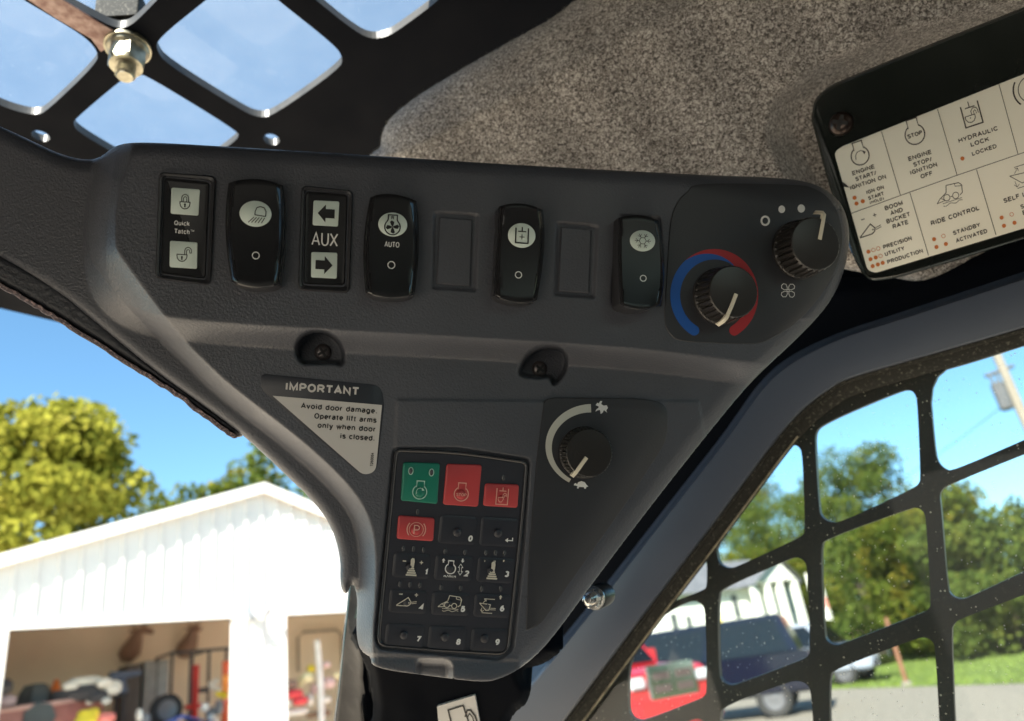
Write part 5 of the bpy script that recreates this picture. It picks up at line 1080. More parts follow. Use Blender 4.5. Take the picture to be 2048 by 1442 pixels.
# ---- knobs
def knob(label, tx, ty, hgt, r_px, h0, ridges, pointer, group='rotary knobs on the console', rb=1.07, gd=.08, nm='rotary_knob'):
    top = cp.R(tx, ty, h0+hgt); scale = np.linalg.norm(cp.R(tx+1, ty, h0+hgt)-top); r = r_px*scale; base = top-cp.n*hgt
    t = thing(nm, label, 'knob', base, group); n = ridges*8; U = np.cross(cp.n, [0, 0, 1.]); U /= np.linalg.norm(U); Vv = np.cross(cp.n, U)
    def ringpts(rr, hh_, fl, ph=0):
        A = np.arange(n)*2*pi/n; w_ = np.maximum(0, np.cos(A*ridges))**.6; q = rr*(1-fl*w_); return base+cp.n*hh_+(U*np.cos(A)[:, None]+Vv*np.sin(A)[:, None])*q[:, None]
    R_ = [ringpts(r*rb*1.03, 0, 0), ringpts(r*rb*1.03, hgt*.10, 0), ringpts(r*rb*1.0, hgt*.14, .01), ringpts(r*rb, hgt*.16, gd), ringpts(r*1.0, hgt*.86, gd), ringpts(r*.985, hgt*.90, gd*.6), ringpts(r*.97, hgt*.95, .01), ringpts(r*.93, hgt*.995, 0), ringpts(r*.90, hgt, 0)]
    loft('grip', R_, M['knob'], t, ang=32)
    # pointer: a bent bar in the face, folding down over the rim
    pts = pointer; P3 = []
    for (x, y, hh_) in pts: P3.append(cp.R(x, y, h0+hh_))
    V = []; wd = .0011 if r_px > 47 else .001
    for i, p in enumerate(P3):
        d_ = P3[min(i+1, len(P3)-1)]-P3[max(i-1, 0)]; d_ -= cp.n*np.dot(d_, cp.n); d_ /= np.linalg.norm(d_); s_ = np.cross(cp.n, d_)
        V += [p-s_*wd-cp.n*.001, p-s_*wd*.75+cp.n*.0005, p+s_*wd*.75+cp.n*.0005, p+s_*wd-cp.n*.001]
    Fc = [(4*i+j, 4*i+(j+1) % 4, 4*i+4+(j+1) % 4, 4*i+4+j) for i in range(len(P3)-1) for j in range(4)]+[(3, 2, 1, 0), (4*len(P3)-4, 4*len(P3)-3, 4*len(P3)-2, 4*len(P3)-1)]
    sharp(mesh('pointer', V, Fc, M['ivory'], t), 40); return t
knob('temperature knob ringed by the blue and red bands', 1468, 583, .0138, 50, HP_, 28, [(1472, 588, .0138), (1462, 614, .0138), (1452, 636, .0138), (1446, 643, .0128), (1436, 650, .0098)])
knob('fan speed knob by the white dots, nearest the reference plate', 1632, 487, .0138, 50, HP_, 28, [(1639, 479, .0138), (1644, 452, .0138), (1648, 429, .0138), (1643, 424.5, .0128), (1630, 424, .0098)])
# creep speed panel
cr = thing('speed_panel', 'black rounded panel with rabbit and turtle symbols on the lower console', 'control panel', cp.R(1200, 900, 0))
P = rpoly([(1088, 800), (1106, 795), (1280, 797), (1336, 806), (1334, 880), (1262, 992), (1080, 1250), (1052, 1262), (1058, 1100), (1074, 910)], [10, 6, 16, 30, 24, 10, 16, 6, 6, 6], 6)
h1 = .0007+.0005; slab('panel_face', cp, P, -.001, h1, M['decal'], cr, bev=1.5, bevh=.0003)
band('speed_band', h1+.00012, M['arcw'], cr, 1185, 892, 94, 84, 30, 178, lin(30, 178, .91, .80), lambda a: 1.0)
k = Ink((1203, 815), (1, .05), (-.05, 1)); k.poly([(-12, -4), (-9, -9), (-6, -8), (-3, -13), (1, -13), (-1, -7), (4, -4), (10, -5), (13, 0), (10, 5), (12, 10), (8, 7), (5, 5), (3, 10), (-1, 13), (-2, 9), (-3, 5), (-7, 6), (-12, 9), (-10, 4), (-6, 1), (-6, -2)])
k.put('rabbit_symbol', cp, h1+.00012, M['print_w'], cr)
k = Ink((1163, 971), (1, .08), (-.08, 1)); k.poly([(-15, 1), (-15, -2), (-12, -4), (-9, -2), (-7, -6), (-1, -9), (6, -7), (10, -2), (14, 1), (10, 2), (9, 6), (6, 6), (5, 3), (-4, 3), (-6, 7), (-9, 6), (-8, 2), (-12, 1)])
k.put('turtle_symbol', cp, h1+.00012, M['print_w'], cr)
k = Ink((1056, 1194), (1, .05), (-.05, 1)); k.text('T292011', 0, 0, 25, 4.2, 0); k.put('part_number', cp, h1+.00012, M['led'], cr)
knob('throttle speed knob between the rabbit and turtle symbols', 1179, 906, .0085, 47.5, h1, 40, [(1173, 915, .0085), (1162, 930, .0085), (1152, 944, .0083), (1144, 953, .0068)], rb=1.04, gd=.05)

# ---- warning sticker
st_ = thing('warning_sticker', 'IMPORTANT warning sticker with pale lower triangle', 'sticker', cp.R(660, 850, 0))
P = rpoly([(520, 747), (763, 771), (768, 812), (753, 944), (722, 950), (522, 778)], [14, 20, 6, 16, 12, 12], 6); slab('backing', cp, P, -.0003, .0003, M['memb'], st_, bev=1, bevh=.0001)
P = rpoly([(545, 791.5), (764, 810), (751.5, 943), (727, 951)], [1, 1, 20, 20], 6); flat('pale_field', cp, [P], .00042, M['sticker_w'], st_)
EXS, EYS = (1, .072), (-.075, 1)
k = Ink((644.4, 777.7), EXS, EYS); k.text('IMPORTANT', 0, 0, 148, 17, .035); k.put('heading', cp, .00042, M['sticker_w'], st_)
k = Ink((0, 0)); 
for i, (tx_, wd_, x_, y_) in enumerate((('Avoid door damage.', 153, 755, 822), ('Operate lift arms', 125, 753.5, 840.5), ('only when door', 117, 752, 858.5), ('is closed.', 70, 750, 876.5))):
    kk = Ink((x_, y_), EXS, EYS); kk.text(tx_, 0, 0, wd_, 11.3, .022, 'r'); k.V += kk.V; k.J += [j_+(i%5)*7e-6 for j_ in kk.J]; k.F += [tuple(i_+k.n for i_ in f_) for f_ in kk.F]; k.n += kk.n
k.put('lettering', cp, .00055, M['print_k'], st_)
k = Ink((744, 919), (.09, -1), (1, .09)); k.text('T260054', 0, 0, 27, 5.6, .01); k.put('part_number', cp, .00055, M['print_k'], st_)

# ---- keypad
kp = thing('keypad', 'black membrane keypad with one green and three red keys on the lower console', 'keypad', cp.R(905, 1100, 0))
KO = rpoly([(789, 897), (914, 901), (1057, 922), (1050, 1010), (1040, 1110), (1018, 1312), (880, 1304), (753, 1293), (756, 1250), (768, 1120)], [14, 60, 14, 40, 40, 26, 60, 22, 20, 40], 6)
K1, K2, K3 = offs(KO, 1.8), offs(KO, 4.0), offs(KO, 7); kh = .0012
tp_ = cp.R(K1[:, 0], K1[:, 1], kh)
loft('bezel', [cp.R(KO[:, 0], KO[:, 1], kh-.0006)-cp.n*.003, cp.R(KO[:, 0], KO[:, 1], kh-.0006), tp_, cp.R(K2[:, 0], K2[:, 1], kh), cp.R(K3[:, 0], K3[:, 1], kh-.0007)], M['bezel_edge'], kp, cap=False, ang=55)
slab('membrane', cp, K3, -.002, kh-.0007, M['memb'], kp, bev=1)
kz = kh-.0007
def key(quad, m, name='key', h=.0007, rad=6, bev=2.2, lab=None):
    o = slab(name, cp, rpoly(quad, rad), kz-.0002, kz+h, m, kp, bev=bev, bevh=.0003, ang=60)
    if lab: o['label'] = lab
    return o
def dome(par, cx, cy, m, r=9, h=.0009, z0=None):
    z0 = kz+.0004 if z0 is None else z0; R_ = []
    for f, q in ((1, 0), (.92, .35), (.7, .75), (.4, .95), (.1, 1)): P_ = ell(cx, cy, r*f, r*f*1.05, 22); R_.append(cp.R(P_[:, 0], P_[:, 1], z0+h*q))
    return loft('dome', R_, m, par, ang=80)
def led(par, cx, cy, z=None, m=None):
    z = kz if z is None else z; P_ = ell(cx, cy, 3.6, 6.2, 18, sk=(1, .07, -.08, 1)); Q_ = offs(P_, 1.2)
    return loft('indicator', [cp.R(P_[:, 0], P_[:, 1], z-.0002), cp.R(P_[:, 0], P_[:, 1], z+.0002), cp.R(Q_[:, 0], Q_[:, 1], z+.0004)], m or M['led'], par, ang=60)
EK, YK = (1, .06), (-.085, 1); ksym = kz+.0007+.00015
def engine_sym(k, s=1.0, wd=2.0): return k.line([(-7*s, -9*s), (-7*s, -20*s), (8*s, -20*s), (8*s, -9*s)]+[(14*s*sin(q), 2*s-14*s*cos(q)) for q in np.linspace(.62, 2*pi-.56, 26)], wd, closed=True)
kg = key([(806, 924), (880, 926.5), (874.5, 1008), (801, 1001)], M['key_g'], lab='green engine start key')
for x, y in ((821.7, 942), (863, 945)):
    P_ = ell(x, y, 5.4, 8, 18, sk=(1, .07, -.08, 1)); flat('indicator_ring', cp, [P_], kz+.00078, M['greensym'], kg); led(kg, x, y, kz+.0009, M['led'])
dome(kg, 839, 985, M['key_g'], 10, .0009, kz+.0006); k = Ink((839.6, 982), EK, YK); engine_sym(k); k.put('symbol', cp, ksym, M['greensym'], kg)
k = Ink((840, 984), EK, YK); k.line([(-7, 4), (-7.5, -1), (-5, -6), (0, -8), (5, -6)], 1.2); k.poly([(4, -9), (9, -3), (3, -3)]); k.put('arrow', cp, kz+.0017, M['greensym'], kg)
ks = key([(893, 927.5), (963.5, 929.5), (956, 1013.5), (885.5, 1009)], M['key_r'], lab='large red engine stop key')
dome(ks, 922, 989, M['key_r'], 10, .0009, kz+.0006); k = Ink((922.7, 986), EK, YK); engine_sym(k); k.put('symbol', cp, ksym, M['pinksym'], ks)
k = Ink((922.7, 989.5), EK, YK); k.text('STOP', 0, 0, 21, 6.2, .01); k.put('lettering', cp, kz+.0017, M['pinksym'], ks)
kl = key([(970, 966.5), (1038, 969), (1035, 1015.5), (966, 1011.5)], M['key_r'], lab='small red hydraulic lock key')
dome(kl, 1004, 999, M['key_r'], 9, .0007, kz+.0006); k = Ink((1005, 992), EK, YK)
k.line([(-12, -15), (-12, 17), (11, 17), (11, -15)], 1.9); k.line([(0, -17), (0, -10)], 1.8); k.line([(-7, -10), (7, -10)], 1.8); k.line([(-8, 3), (2, 3), (2, 7), (-1, 12), (-5, 12), (-8, 8)], 1.2, closed=True)
k.line([(1, 3), (1, -3), (4, -6), (8, -4), (8, 1)], 1.2); k.line([(4, 3), (4, -1), (5.5, -2), (5.5, 1)], 1.0); k.put('symbol', cp, kz+.0015, M['pinksym'], kl)
kb = key([(796.5, 1030.5), (869.5, 1036), (866.5, 1082.5), (793, 1077.5)], M['key_r'], lab='red parking brake key')
dome(kb, 832, 1060, M['key_r'], 10, .0009, kz+.0006); k = Ink((832.6, 1059), EK, YK); k.ring(0, 0, 14, 1.3); k.ring(0, 0, 18.5, 2.0, a0=-42, a1=42, n=12); k.ring(0, 0, 18.5, 2.0, a0=138, a1=222, n=12); k.put('symbol', cp, ksym, M['pinksym'], kb)
k = Ink((833, 1059), EK, YK); k.line([(-4.5, 9), (-4.5, -8), (2, -8), (5.5, -5.5), (5.5, -1.5), (2, 1), (-4.5, 1)], 2.0); k.put('lettering', cp, kz+.0017, M['pinksym'], kb)
rows = [((881, 1030), (955, 1034), (950, 1090), (875, 1086)), ((963, 1034), (1038, 1038), (1034, 1094), (958, 1091)),
        ((788, 1105), (862, 1109), (858, 1158), (783, 1154)), ((872, 1110), (948, 1114), (943, 1163), (867, 1159)), ((957, 1114), (1031, 1118), (1026, 1167), (952, 1163)),
        ((780, 1178), (856, 1182), (852, 1228), (776, 1224)), ((865, 1183), (941, 1187), (937, 1232), (861, 1229)), ((950, 1187), (1024, 1191), (1019, 1236), (946, 1233)),
        ((773, 1246), (850, 1250), (845, 1297), (768, 1292)), ((859, 1251), (935, 1255), (931, 1302), (854, 1298)), ((944, 1256), (1017, 1259), (1011, 1303), (940, 1303))]
domes = [(914, 1064), (996, 1066), (820, 1134), (899, 1137), (983, 1141), (814, 1204), (897, 1208), (975, 1211), (808, 1270), (890, 1274), (969, 1277)]
labs = ['0', None, '1', '2', '3', '4', '5', '6', '7', '8', '9']; npos = [(941, 1077), None, (853, 1144), (933.6, 1147), (1014, 1148), (843.5, 1214), (926, 1218), (1004.6, 1217), (837, 1278), (917, 1283.6), (995, 1284)]
leds = [[], [], [(806.6, 1096.5), (827, 1097.6), (847, 1099)], [(890, 1102), (929.7, 1104)], [(971.6, 1105), (991, 1105), (1009, 1106)], [(799.6, 1167.5), (820, 1168.6), (839.6, 1170)], [(882, 1174.5), (921, 1176)], [(963.5, 1177), (1001.5, 1177)], [], [], []]
keys = []
for i, q in enumerate(rows):
    ko = key(q, M['memb'], h=.0005, bev=5, rad=8); keys.append(ko); dome(ko, *domes[i], M['memb'], 9, .0011)
    if labs[i]: kk = Ink(npos[i], (1, .06), (-.20, 1)); kk.text(labs[i], 0, 0, 9.0 if labs[i] != '1' else 6.4, 12.2, .05); kk.put('numeral', cp, kz+.00065, M['print_w'], ko)
    for x, y in leds[i]: led(ko, x, y)
led(kl, 1007, 955); led(kb, 835, 1023)
kk = Ink((1018, 1080), EK, YK); kk.line([(7, -5), (7, 1), (-3, 1)], 1.9); kk.poly([(-8, 1), (-2, -4), (-2, 5)]); kk.put('symbol', cp, kz+.00065, M['print_w'], keys[1])
hz = kz+.00145
def joystick(k):
    k.poly([(-3, 0), (-3, -16), (0, -19), (4, -18), (5, -12), (4, 0)])
    for i in range(4): w0 = 5+i*1.9; k.line([(-w0, 2.2+i*4.3), (w0, 2.2+i*4.3)], 3.3)
    return k
def up(k, x, y, s=1, d=1): return k.poly([(x, y-5*s*d), (x+4*s, y), (x+1.6*s, y), (x+1.6*s, y+4.5*s*d), (x-1.6*s, y+4.5*s*d), (x-1.6*s, y), (x-4*s, y)])
k = Ink((823.5, 1135), EK, YK); joystick(k); k.line([(-19, -12), (-12, -12)], 2.2); k.line([(15, -11), (22, -11)], 1.8); k.line([(18.5, -14.5), (18.5, -7.5)], 1.8); k.put('symbol', cp, hz, M['sym'], keys[2])
k = Ink((901, 1136), EK, YK); engine_sym(k, .72, 2.2); up(k, -15, -14, .9); up(k, 23, -16, .9, -1); k.line([(18, -2), (15.5, -2), (20, -9), (24.5, -2), (22, -2), (22, 6), (24.5, 6), (20, 13), (15.5, 6), (18, 6)], 1.1, closed=True)
k.text('n/min', 0, 16.5, 25, 5.6, .03); k.put('symbol', cp, hz, M['print_w'], keys[3])
k = Ink((985, 1142), EK, YK); joystick(k); k.text('I', -17, -19, 1.2, 4.6, .03); k.text('H', 3, -19.5, 4, 4.6, .03); k.text('F', 21, -21, 3.4, 4.6, .03); k.put('symbol', cp, hz, M['sym'], keys[4])
def bucket(k, s=1, wd=1.8): k.line([(-20*s, 7*s), (2*s, -9*s), (8*s, 0), (6*s, 5*s), (1*s, 8*s), (-20*s, 8*s)], wd, closed=True); k.disc(4*s, 1.5*s, 1.3*s); k.line([(9*s, 0), (19*s, -2*s)], 1.2); k.line([(9*s, 3*s), (19*s, 1*s)], 1.2); return k
k = Ink((814, 1204), EK, YK); bucket(k); k.line([(-17, -15), (-10, -15)], 2.2); k.line([(14, -15), (21, -15)], 1.8); k.line([(17.5, -18.5), (17.5, -11.5)], 1.8); k.put('symbol', cp, hz, M['sym'], keys[5])
def loader(k, s=1, wd=1.7):
    f = lambda L_: [(x*s, y*s) for x, y in L_]
    k.line(f([(-24, 8), (-16, 1), (-10, 7), (-24, 8)]), wd*.9); k.line(f([(-15, 1), (-8, -3), (-5, -5), (-2, -16), (19, -14), (23, -9), (21, 3), (16, 6)]), wd); k.line(f([(12, -15), (12, -10), (22, -8)]), wd*.7)
    k.ring(-6*s, 3.5*s, 5.2*s, wd*.9, n=18); k.ring(9*s, 4.5*s, 5.2*s, wd*.9, n=18); k.line(f([(-1, 4), (4, 4)]), wd*.8); k.line(f([(-15, 11), (18, 11)]), wd*.7); k.line([((-15+i*3.3)*s, (15+1.5*sin(i*1.25))*s) for i in range(11)], wd*.7); return k
k = Ink((900, 1207), EK, YK); loader(k, .98); k.put('symbol', cp, hz, M['sym'], keys[6])
def leveler(k, s=1, wd=1.5):
    f = lambda L_: [(x*s, y*s) for x, y in L_]
    k.line(f([(-7, -14), (14, -14)]), wd); k.line(f([(-10, 14), (11, 14)]), wd); k.line(f([(-16, -5), (6, -3), (4, 8), (-2, 9), (-16, -5)]), wd*1.1); k.line(f([(6, 4), (17, 4)]), wd*.8); k.line(f([(6, 7), (17, 7)]), wd*.8)
    k.line(f([(-9, -6), (-3, -12)]), wd*.8); k.line(f([(-7, -12), (-3, -12), (-3, -8)]), wd*.8); k.line(f([(-11, 4), (-10, 12)]), wd*.8); k.line(f([(-13, 8), (-10, 12), (-6, 9)]), wd*.8); return k
k = Ink((974.5, 1212), EK, YK); leveler(k); up(k, 25, -19, .9); k.put('symbol', cp, hz, M['sym'], keys[7])

# ================================================================ REFERENCE PLATE
sp = Plane.through([(1640, 300, .425), (1745, 550, .415), (2048, 250, .375)])
rp = thing('reference_plate', 'dark plate carrying the cream key-function chart under the headliner', 'sign', sp.R(1800, 350, 0))
PO = rpoly([(1622, 238), (1630, 196), (1660, 170), (1800, 112), (2048, 14), (2500, -160), (2640, 290), (2048, 477), (1790, 556), (1740, 562), (1722, 545), (1700, 500), (1655, 360)], [10, 14, 20, 40, 30, 30, 30, 30, 30, 16, 16, 20, 20], 5)
q1 = offs(PO, 4); top = sp.R(PO[:, 0], PO[:, 1], -.0004)
loft('plate', [top-sp.n*.010, top-sp.n*.003, top, sp.R(q1[:, 0], q1[:, 1], .0012), sp.R(offs(PO, 7)[:, 0], offs(PO, 7)[:, 1], .0004)], M['plate'], rp, ang=50)
hs_ = .0007
SH = rpoly([(1668, 304), (1686, 292), (2048, 148), (2500, -32), (2580, 290), (2048, 456.5), (1750, 546), (1735, 540)], [14, 4, 4, 4, 4, 4, 14, 10], 5)
sheet_o = slab('chart_sheet', sp, SH, .0002, hs_, M['sheet'], rp, bev=.8, bevh=.0001)
k = Ink()
for L_ in ([(1702, 427), (1801, 391), (1913, 351), (2036, 309), (2300, 219)], [(1763, 263), (1801, 391)], [(1875, 218), (1914, 350)], [(1998, 169), (2036, 308)], [(1820, 386), (1857, 511)], [(1953, 339), (1992, 470)]): k.line(L_, 1.3)
k.put('grid_lines', sp, hs_+.0001, M['ink'], rp)
EXP, EYP = np.array([.95, -.315]), np.array([.26, .965])
def ptxt(items, name):
    k = Ink()
    for i, (tx_, x_, y_, wd_, cp_, al) in enumerate(items):
        kk = Ink((x_, y_), EXP, EYP); kk.text(tx_, 0, 0, wd_, cp_*1.06, .028, al); k.V += kk.V; k.J += [j_+(i%5)*7e-6 for j_ in kk.J]; k.F += [tuple(i_+k.n for i_ in f_) for f_ in kk.F]; k.n += kk.n
    return k.put(name, sp, hs_+.0001, M['ink'], rp)
ptxt([('ENGINE', 1726.5, 339.6, 47, 8.2, 'c'), ('START/', 1731.5, 352, 44, 8.2, 'c'), ('IGNITION ON', 1735.8, 364.3, 76, 8.2, 'c'), ('IGN ON', 1750, 379.4, 37, 7.2, 'c'), ('START', 1752, 391.8, 33, 7.2, 'c'), ('(HOLD)', 1753.5, 401, 30, 5.6, 'c')], 'start_lettering')
ptxt([('ENGINE', 1839.6, 310.7, 49, 8.4, 'c'), ('STOP/', 1845, 323.7, 39, 8.4, 'c'), ('IGNITION', 1847, 337, 57, 8.4, 'c'), ('OFF', 1853, 349.6, 25, 8.4, 'c'), ('STOP', 1829.5, 269, 31, 8, 'c')], 'stop_lettering')
ptxt([('HYDRAULIC', 1956, 268.8, 83, 8.6, 'c'), ('LOCK', 1959.4, 283.4, 39, 8.6, 'c'), ('LOCKED', 1968.4, 299.7, 52, 7.8, 'c')], 'lock_lettering')
ptxt([('BOOM', 1787.4, 411, 38, 8.4, 'c'), ('AND', 1793, 422.8, 26, 8.4, 'c'), ('BUCKET', 1796.4, 435.5, 50, 8.4, 'c'), ('RATE', 1800.7, 448.5, 33, 8.4, 'c'), ('PRECISION', 1794.7, 485.2, 60, 7.8, 'c'), ('UTILITY', 1789, 502.4, 41, 7.8, 'c'), ('PRODUCTION', 1810, 512.7, 75, 7.8, 'c')], 'rate_lettering')
ptxt([('RIDE CONTROL', 1910, 431, 102, 8.8, 'c'), ('STANDBY', 1933, 457.8, 57, 8, 'c'), ('ACTIVATED', 1943, 471.5, 66, 8, 'c')], 'ride_lettering')
ptxt([('SELF LEVEL', 2007, 402, 82, 8.8, 'l'), ('STANDBY', 2041, 414, 57, 8, 'l'), ('ENABLED', 2045, 426, 57, 8, 'l')], 'level_lettering')
k = Ink((1719.5, 309), EXP, EYP); engine_sym(k, 1.3, 2.3); k.line([(-10, 8), (-9, 0), (-4, -6), (4, -7), (9, -3)], 1.4); k.poly([(6, -7), (13, -2), (9, 3)]); k.put('start_symbol', sp, hs_+.0001, M['ink'], rp)
k = Ink((1829, 266), EXP, EYP); engine_sym(k, 1.42, 2.3); k.put('stop_symbol', sp, hs_+.0001, M['ink'], rp)
k = Ink((1943, 228), EXP, EYP); k.line([(-18, -20), (-18, 23), (18, 23), (18, -22)], 2.6); k.line([(-1, -26), (-1, -14)], 2); k.line([(-10, -14), (10, -14)], 2.2)
k.line([(-14, 2), (6, 2), (6, 8), (2, 14), (-4, 16), (-10, 14), (-14, 8)], 1.6, closed=True); k.line([(0, 2), (0, -6), (5, -11), (12, -10), (14, -5), (14, 2)], 1.5); k.line([(5, 2), (5, -4), (8, -6), (10, -4), (10, 2)], 1.2); k.disc(-4, 7, 1.2); k.put('lock_symbol', sp, hs_+.0001, M['ink'], rp)
k = Ink((2062, 178), EXP, EYP); k.ring(0, 0, 26, 1.8); k.ring(0, 0, 36, 3.2, a0=140, a1=220, n=14); k.ring(0, 0, 36, 3.2, a0=-40, a1=40, n=14); k.text('P', 0, 0, 18, 28, .02); k.put('brake_symbol', sp, hs_+.0001, M['ink'], rp)
k = Ink((1741, 459), EXP, EYP); bucket(k, 1.18, 2.1); k.line([(-13, -24), (-6, -24)], 1.6); k.line([(12, -25), (19, -25)], 1.5); k.line([(15.5, -28.5), (15.5, -21.5)], 1.5); k.put('bucket_symbol', sp, hs_+.0001, M['ink'], rp)
k = Ink((1899.5, 389), EXP, EYP); loader(k, 1.22, 1.5); k.put('loader_symbol', sp, hs_+.0001, M['ink'], rp)
k = Ink((2044, 352), EXP, EYP); leveler(k, 1.5, 1.2); k.put('level_symbol', sp, hs_+.0001, M['ink'], rp)
for x, y in ((1709, 395.6), (1713, 407), (1725.5, 402.5), (1924.8, 317), (1736.8, 503.4), (1741, 518.4), (1751.4, 515), (1745.4, 532.3), (1755.7, 529), (1765.4, 525.7), (1868.2, 478.4), (1872.9, 494), (1891.8, 488), (2003.3, 435.2), (2008, 451.5), (2029, 445.5)): Ink().disc(x, y, 4.1, 4.1).put('filled_dot', sp, hs_+.0001, M['orange'], rp)
for x, y in ((1746.8, 500), (1756.4, 497), (1761, 512), (1886.8, 472), (2023.3, 428.8)): Ink().ring(x, y, 3.7, 1.0, n=16).put('open_dot', sp, hs_+.0001, M['orange'], rp)
flat('torn_nick', sp, [np.array([(1683, 362), (1688, 374), (1699, 375), (1690, 367)], float)], hs_+.00015, M['print_k'], rp)
cross_screw(sp.R(1682.5, 248, .0004), sp.n, .0066, M['screw'], 'large brown cross-head screw in the upper left corner of the reference plate', rot=.95)

# ================================================================ FRAME BEHIND AND BELOW THE CONSOLE
wn = np.array([-.60, -.79, -.10]); wp = Plane(at(1650, 1050, .50), wn)
# satin grey window frame
OUT = np.array([(880, 1610), (1003, 1442), (1100, 1324), (1207, 1192), (1330, 1034), (1440, 893), (1480, 838), (1523, 779), (1567, 736), (1627, 700), (1700, 669), (1800, 637), (2048, 556), (2400, 440)], float)
INN = np.array([(1000, 1610), (1127, 1446), (1215, 1328), (1300, 1214), (1407, 1075), (1500, 950), (1556, 876), (1588, 838), (1622, 806), (1660, 779), (1704, 756), (1858, 711), (2048, 656), (2400, 548)], float)
OUT, INN = smoothpoly(OUT, 4, False), smoothpoly(INN, 4, False)
fr = thing('window_frame', 'satin grey steel frame running diagonally beside the console to the side window', 'window frame', wp.R(1500, 900, 0))
def rail(name, rows, m, parent, pl, ang=35):
    n = len(rows[0][0]); V = np.concatenate([pl.R(P_[:, 0], P_[:, 1], h_) for P_, h_ in rows]); Fc = [(k*n+i, k*n+i+1, (k+1)*n+i+1, (k+1)*n+i) for k in range(len(rows)-1) for i in range(n-1)]
    return sharp(mesh(name, V, Fc, m, parent), ang)
mixp = lambda f: OUT*(1-f)+INN*f
rail('frame_rail', [(mixp(-.22), .000), (mixp(-.03), .006), (mixp(.0), .018), (mixp(.03), .0205), (mixp(.5), .0212), (mixp(.95), .0195), (mixp(.985), .017), (mixp(1.0), .004)], M['band'], fr, wp)
# seal
S1 = INN; dn_ = np.gradient(INN, axis=0); dn_ /= np.linalg.norm(dn_, axis=1, keepdims=True); nn_ = np.stack([-dn_[:, 1], dn_[:, 0]], 1)
nn_ *= np.sign(np.sum(nn_*(INN-OUT), 1))[:, None]
S2, S3, S4 = INN+nn_*6, INN+nn_*30, INN+nn_*34
rail('rubber_seal', [(INN-nn_*3, .008), (INN+nn_*1, .0095), (S2, .0088), (S2+nn_*2, .004), (S3, .0025), (S4, .0005)], M['seal'], fr, wp, 60)
C1 = INN+nn_*27; kq = C1[(C1[:, 0] < 1600)]; nq = nn_[(C1[:, 0] < 1600)]
rail('cream_bead', [(kq, .0030), (kq+nq*1.0, .0042), (kq+nq*2.8, .0042), (kq+nq*3.8, .0030)], mat('cream_bead', (.45, .40, .28), .6, var=.4, vscale=120), fr, wp, 60)
# pane
mid_ = OUT*.5+INN*.5; PP_ = np.concatenate([mid_, [(2400, 1700), (900, 1700)]]); V2_, T_ = tess([PP_]); V2_ = np.array(V2_)
pane = mesh('window_pane', wp.R(V2_[:, 0], V2_[:, 1], -.002), T_, M['win']); tag(pane, 'dusty speckled side window pane inside the guard', 'window pane')
# guard
gp = Plane(wp.p-wp.n*.018, wp.n)
GH = [
 [(1857, 748), (1950, 722), (2048, 690), (2150, 660), (2160, 830), (2048, 880), (1905, 942), (1890, 938), (1876, 925), (1870, 900)],
 [(1640, 853), (1690, 828), (1800, 782), (1819, 779), (1830, 787), (1835, 805), (1841, 955), (1838, 968), (1822, 979), (1685, 1043), (1662, 1045), (1645, 1036), (1638, 1022), (1630, 885), (1631, 865)],
 [(1432, 1088), (1500, 1000), (1575, 897), (1585, 889), (1598, 893), (1605, 908), (1610, 1060), (1606, 1070), (1595, 1077), (1475, 1133), (1457, 1137), (1442, 1131), (1435, 1118)],
 [(1879, 990), (1884, 978), (1900, 968), (2048, 908), (2170, 862), (2185, 1080), (2048, 1143), (1940, 1194), (1920, 1199), (1904, 1192), (1895, 1178), (1882, 1010)],
 [(1641, 1092), (1652, 1078), (1820, 1017), (1836, 1015), (1848, 1024), (1852, 1040), (1862, 1205), (1858, 1218), (1845, 1226), (1690, 1286), (1671, 1291), (1655, 1284), (1648, 1268)],
 [(1435, 1192), (1446, 1176), (1575, 1120), (1594, 1114), (1608, 1120), (1615, 1137), (1621, 1300), (1616, 1313), (1600, 1321), (1480, 1366), (1462, 1371), (1445, 1364), (1437, 1348)],
 [(1902, 1262), (1908, 1247), (1925, 1236), (2048, 1190), (2190, 1135), (2200, 1560), (1915, 1560)],
 [(1657, 1352), (1672, 1338), (1832, 1277), (1852, 1274), (1866, 1283), (1871, 1298), (1885, 1560), (1664, 1560)],
 [(1256, 1322), (1290, 1268), (1322, 1232), (1370, 1206), (1390, 1201), (1404, 1208), (1411, 1224), (1414, 1380), (1408, 1393), (1395, 1400), (1292, 1440), (1272, 1441), (1260, 1430), (1256, 1412)],
 [(1438, 1432), (1448, 1412), (1575, 1365), (1596, 1361), (1613, 1367), (1623, 1382), (1632, 1560), (1444, 1560)],
 [(1262, 1520), (1275, 1500), (1375, 1442), (1398, 1436), (1412, 1446), (1418, 1465), (1420, 1560), (1262, 1560)],
 [(1408, 1112), (1414, 1118), (1414, 1172), (1408, 1180), (1345, 1204), (1334, 1204)]]
gt = thing('window_guard', 'black punched steel guard outside the side window', 'guard', gp.R(1700, 1100, 0))
uu = np.cross(gp.n, [0, 0, 1.]); uu /= np.linalg.norm(uu); vv = np.cross(gp.n, uu)
def g2(P): P = np.array(P, float); return gp.R(P[:, 0], P[:, 1], 0)
L3 = [g2([(900, 1570), (2260, 1570), (2260, 480), (2048, 560), (1700, 690), (1560, 790), (1440, 930), (1200, 1240), (980, 1500)])]+[g2(chaikin(h, 2)) for h in GH]
L2 = [np.stack([(lp-gp.p)@uu, (lp-gp.p)@vv], 1) for lp in L3]
punched('guard_plate', L2, lambda P: gp.p+P[:, :1]*uu+P[:, 1:2]*vv, -gp.n*.0045, M['guard'], M['edge'], gt)
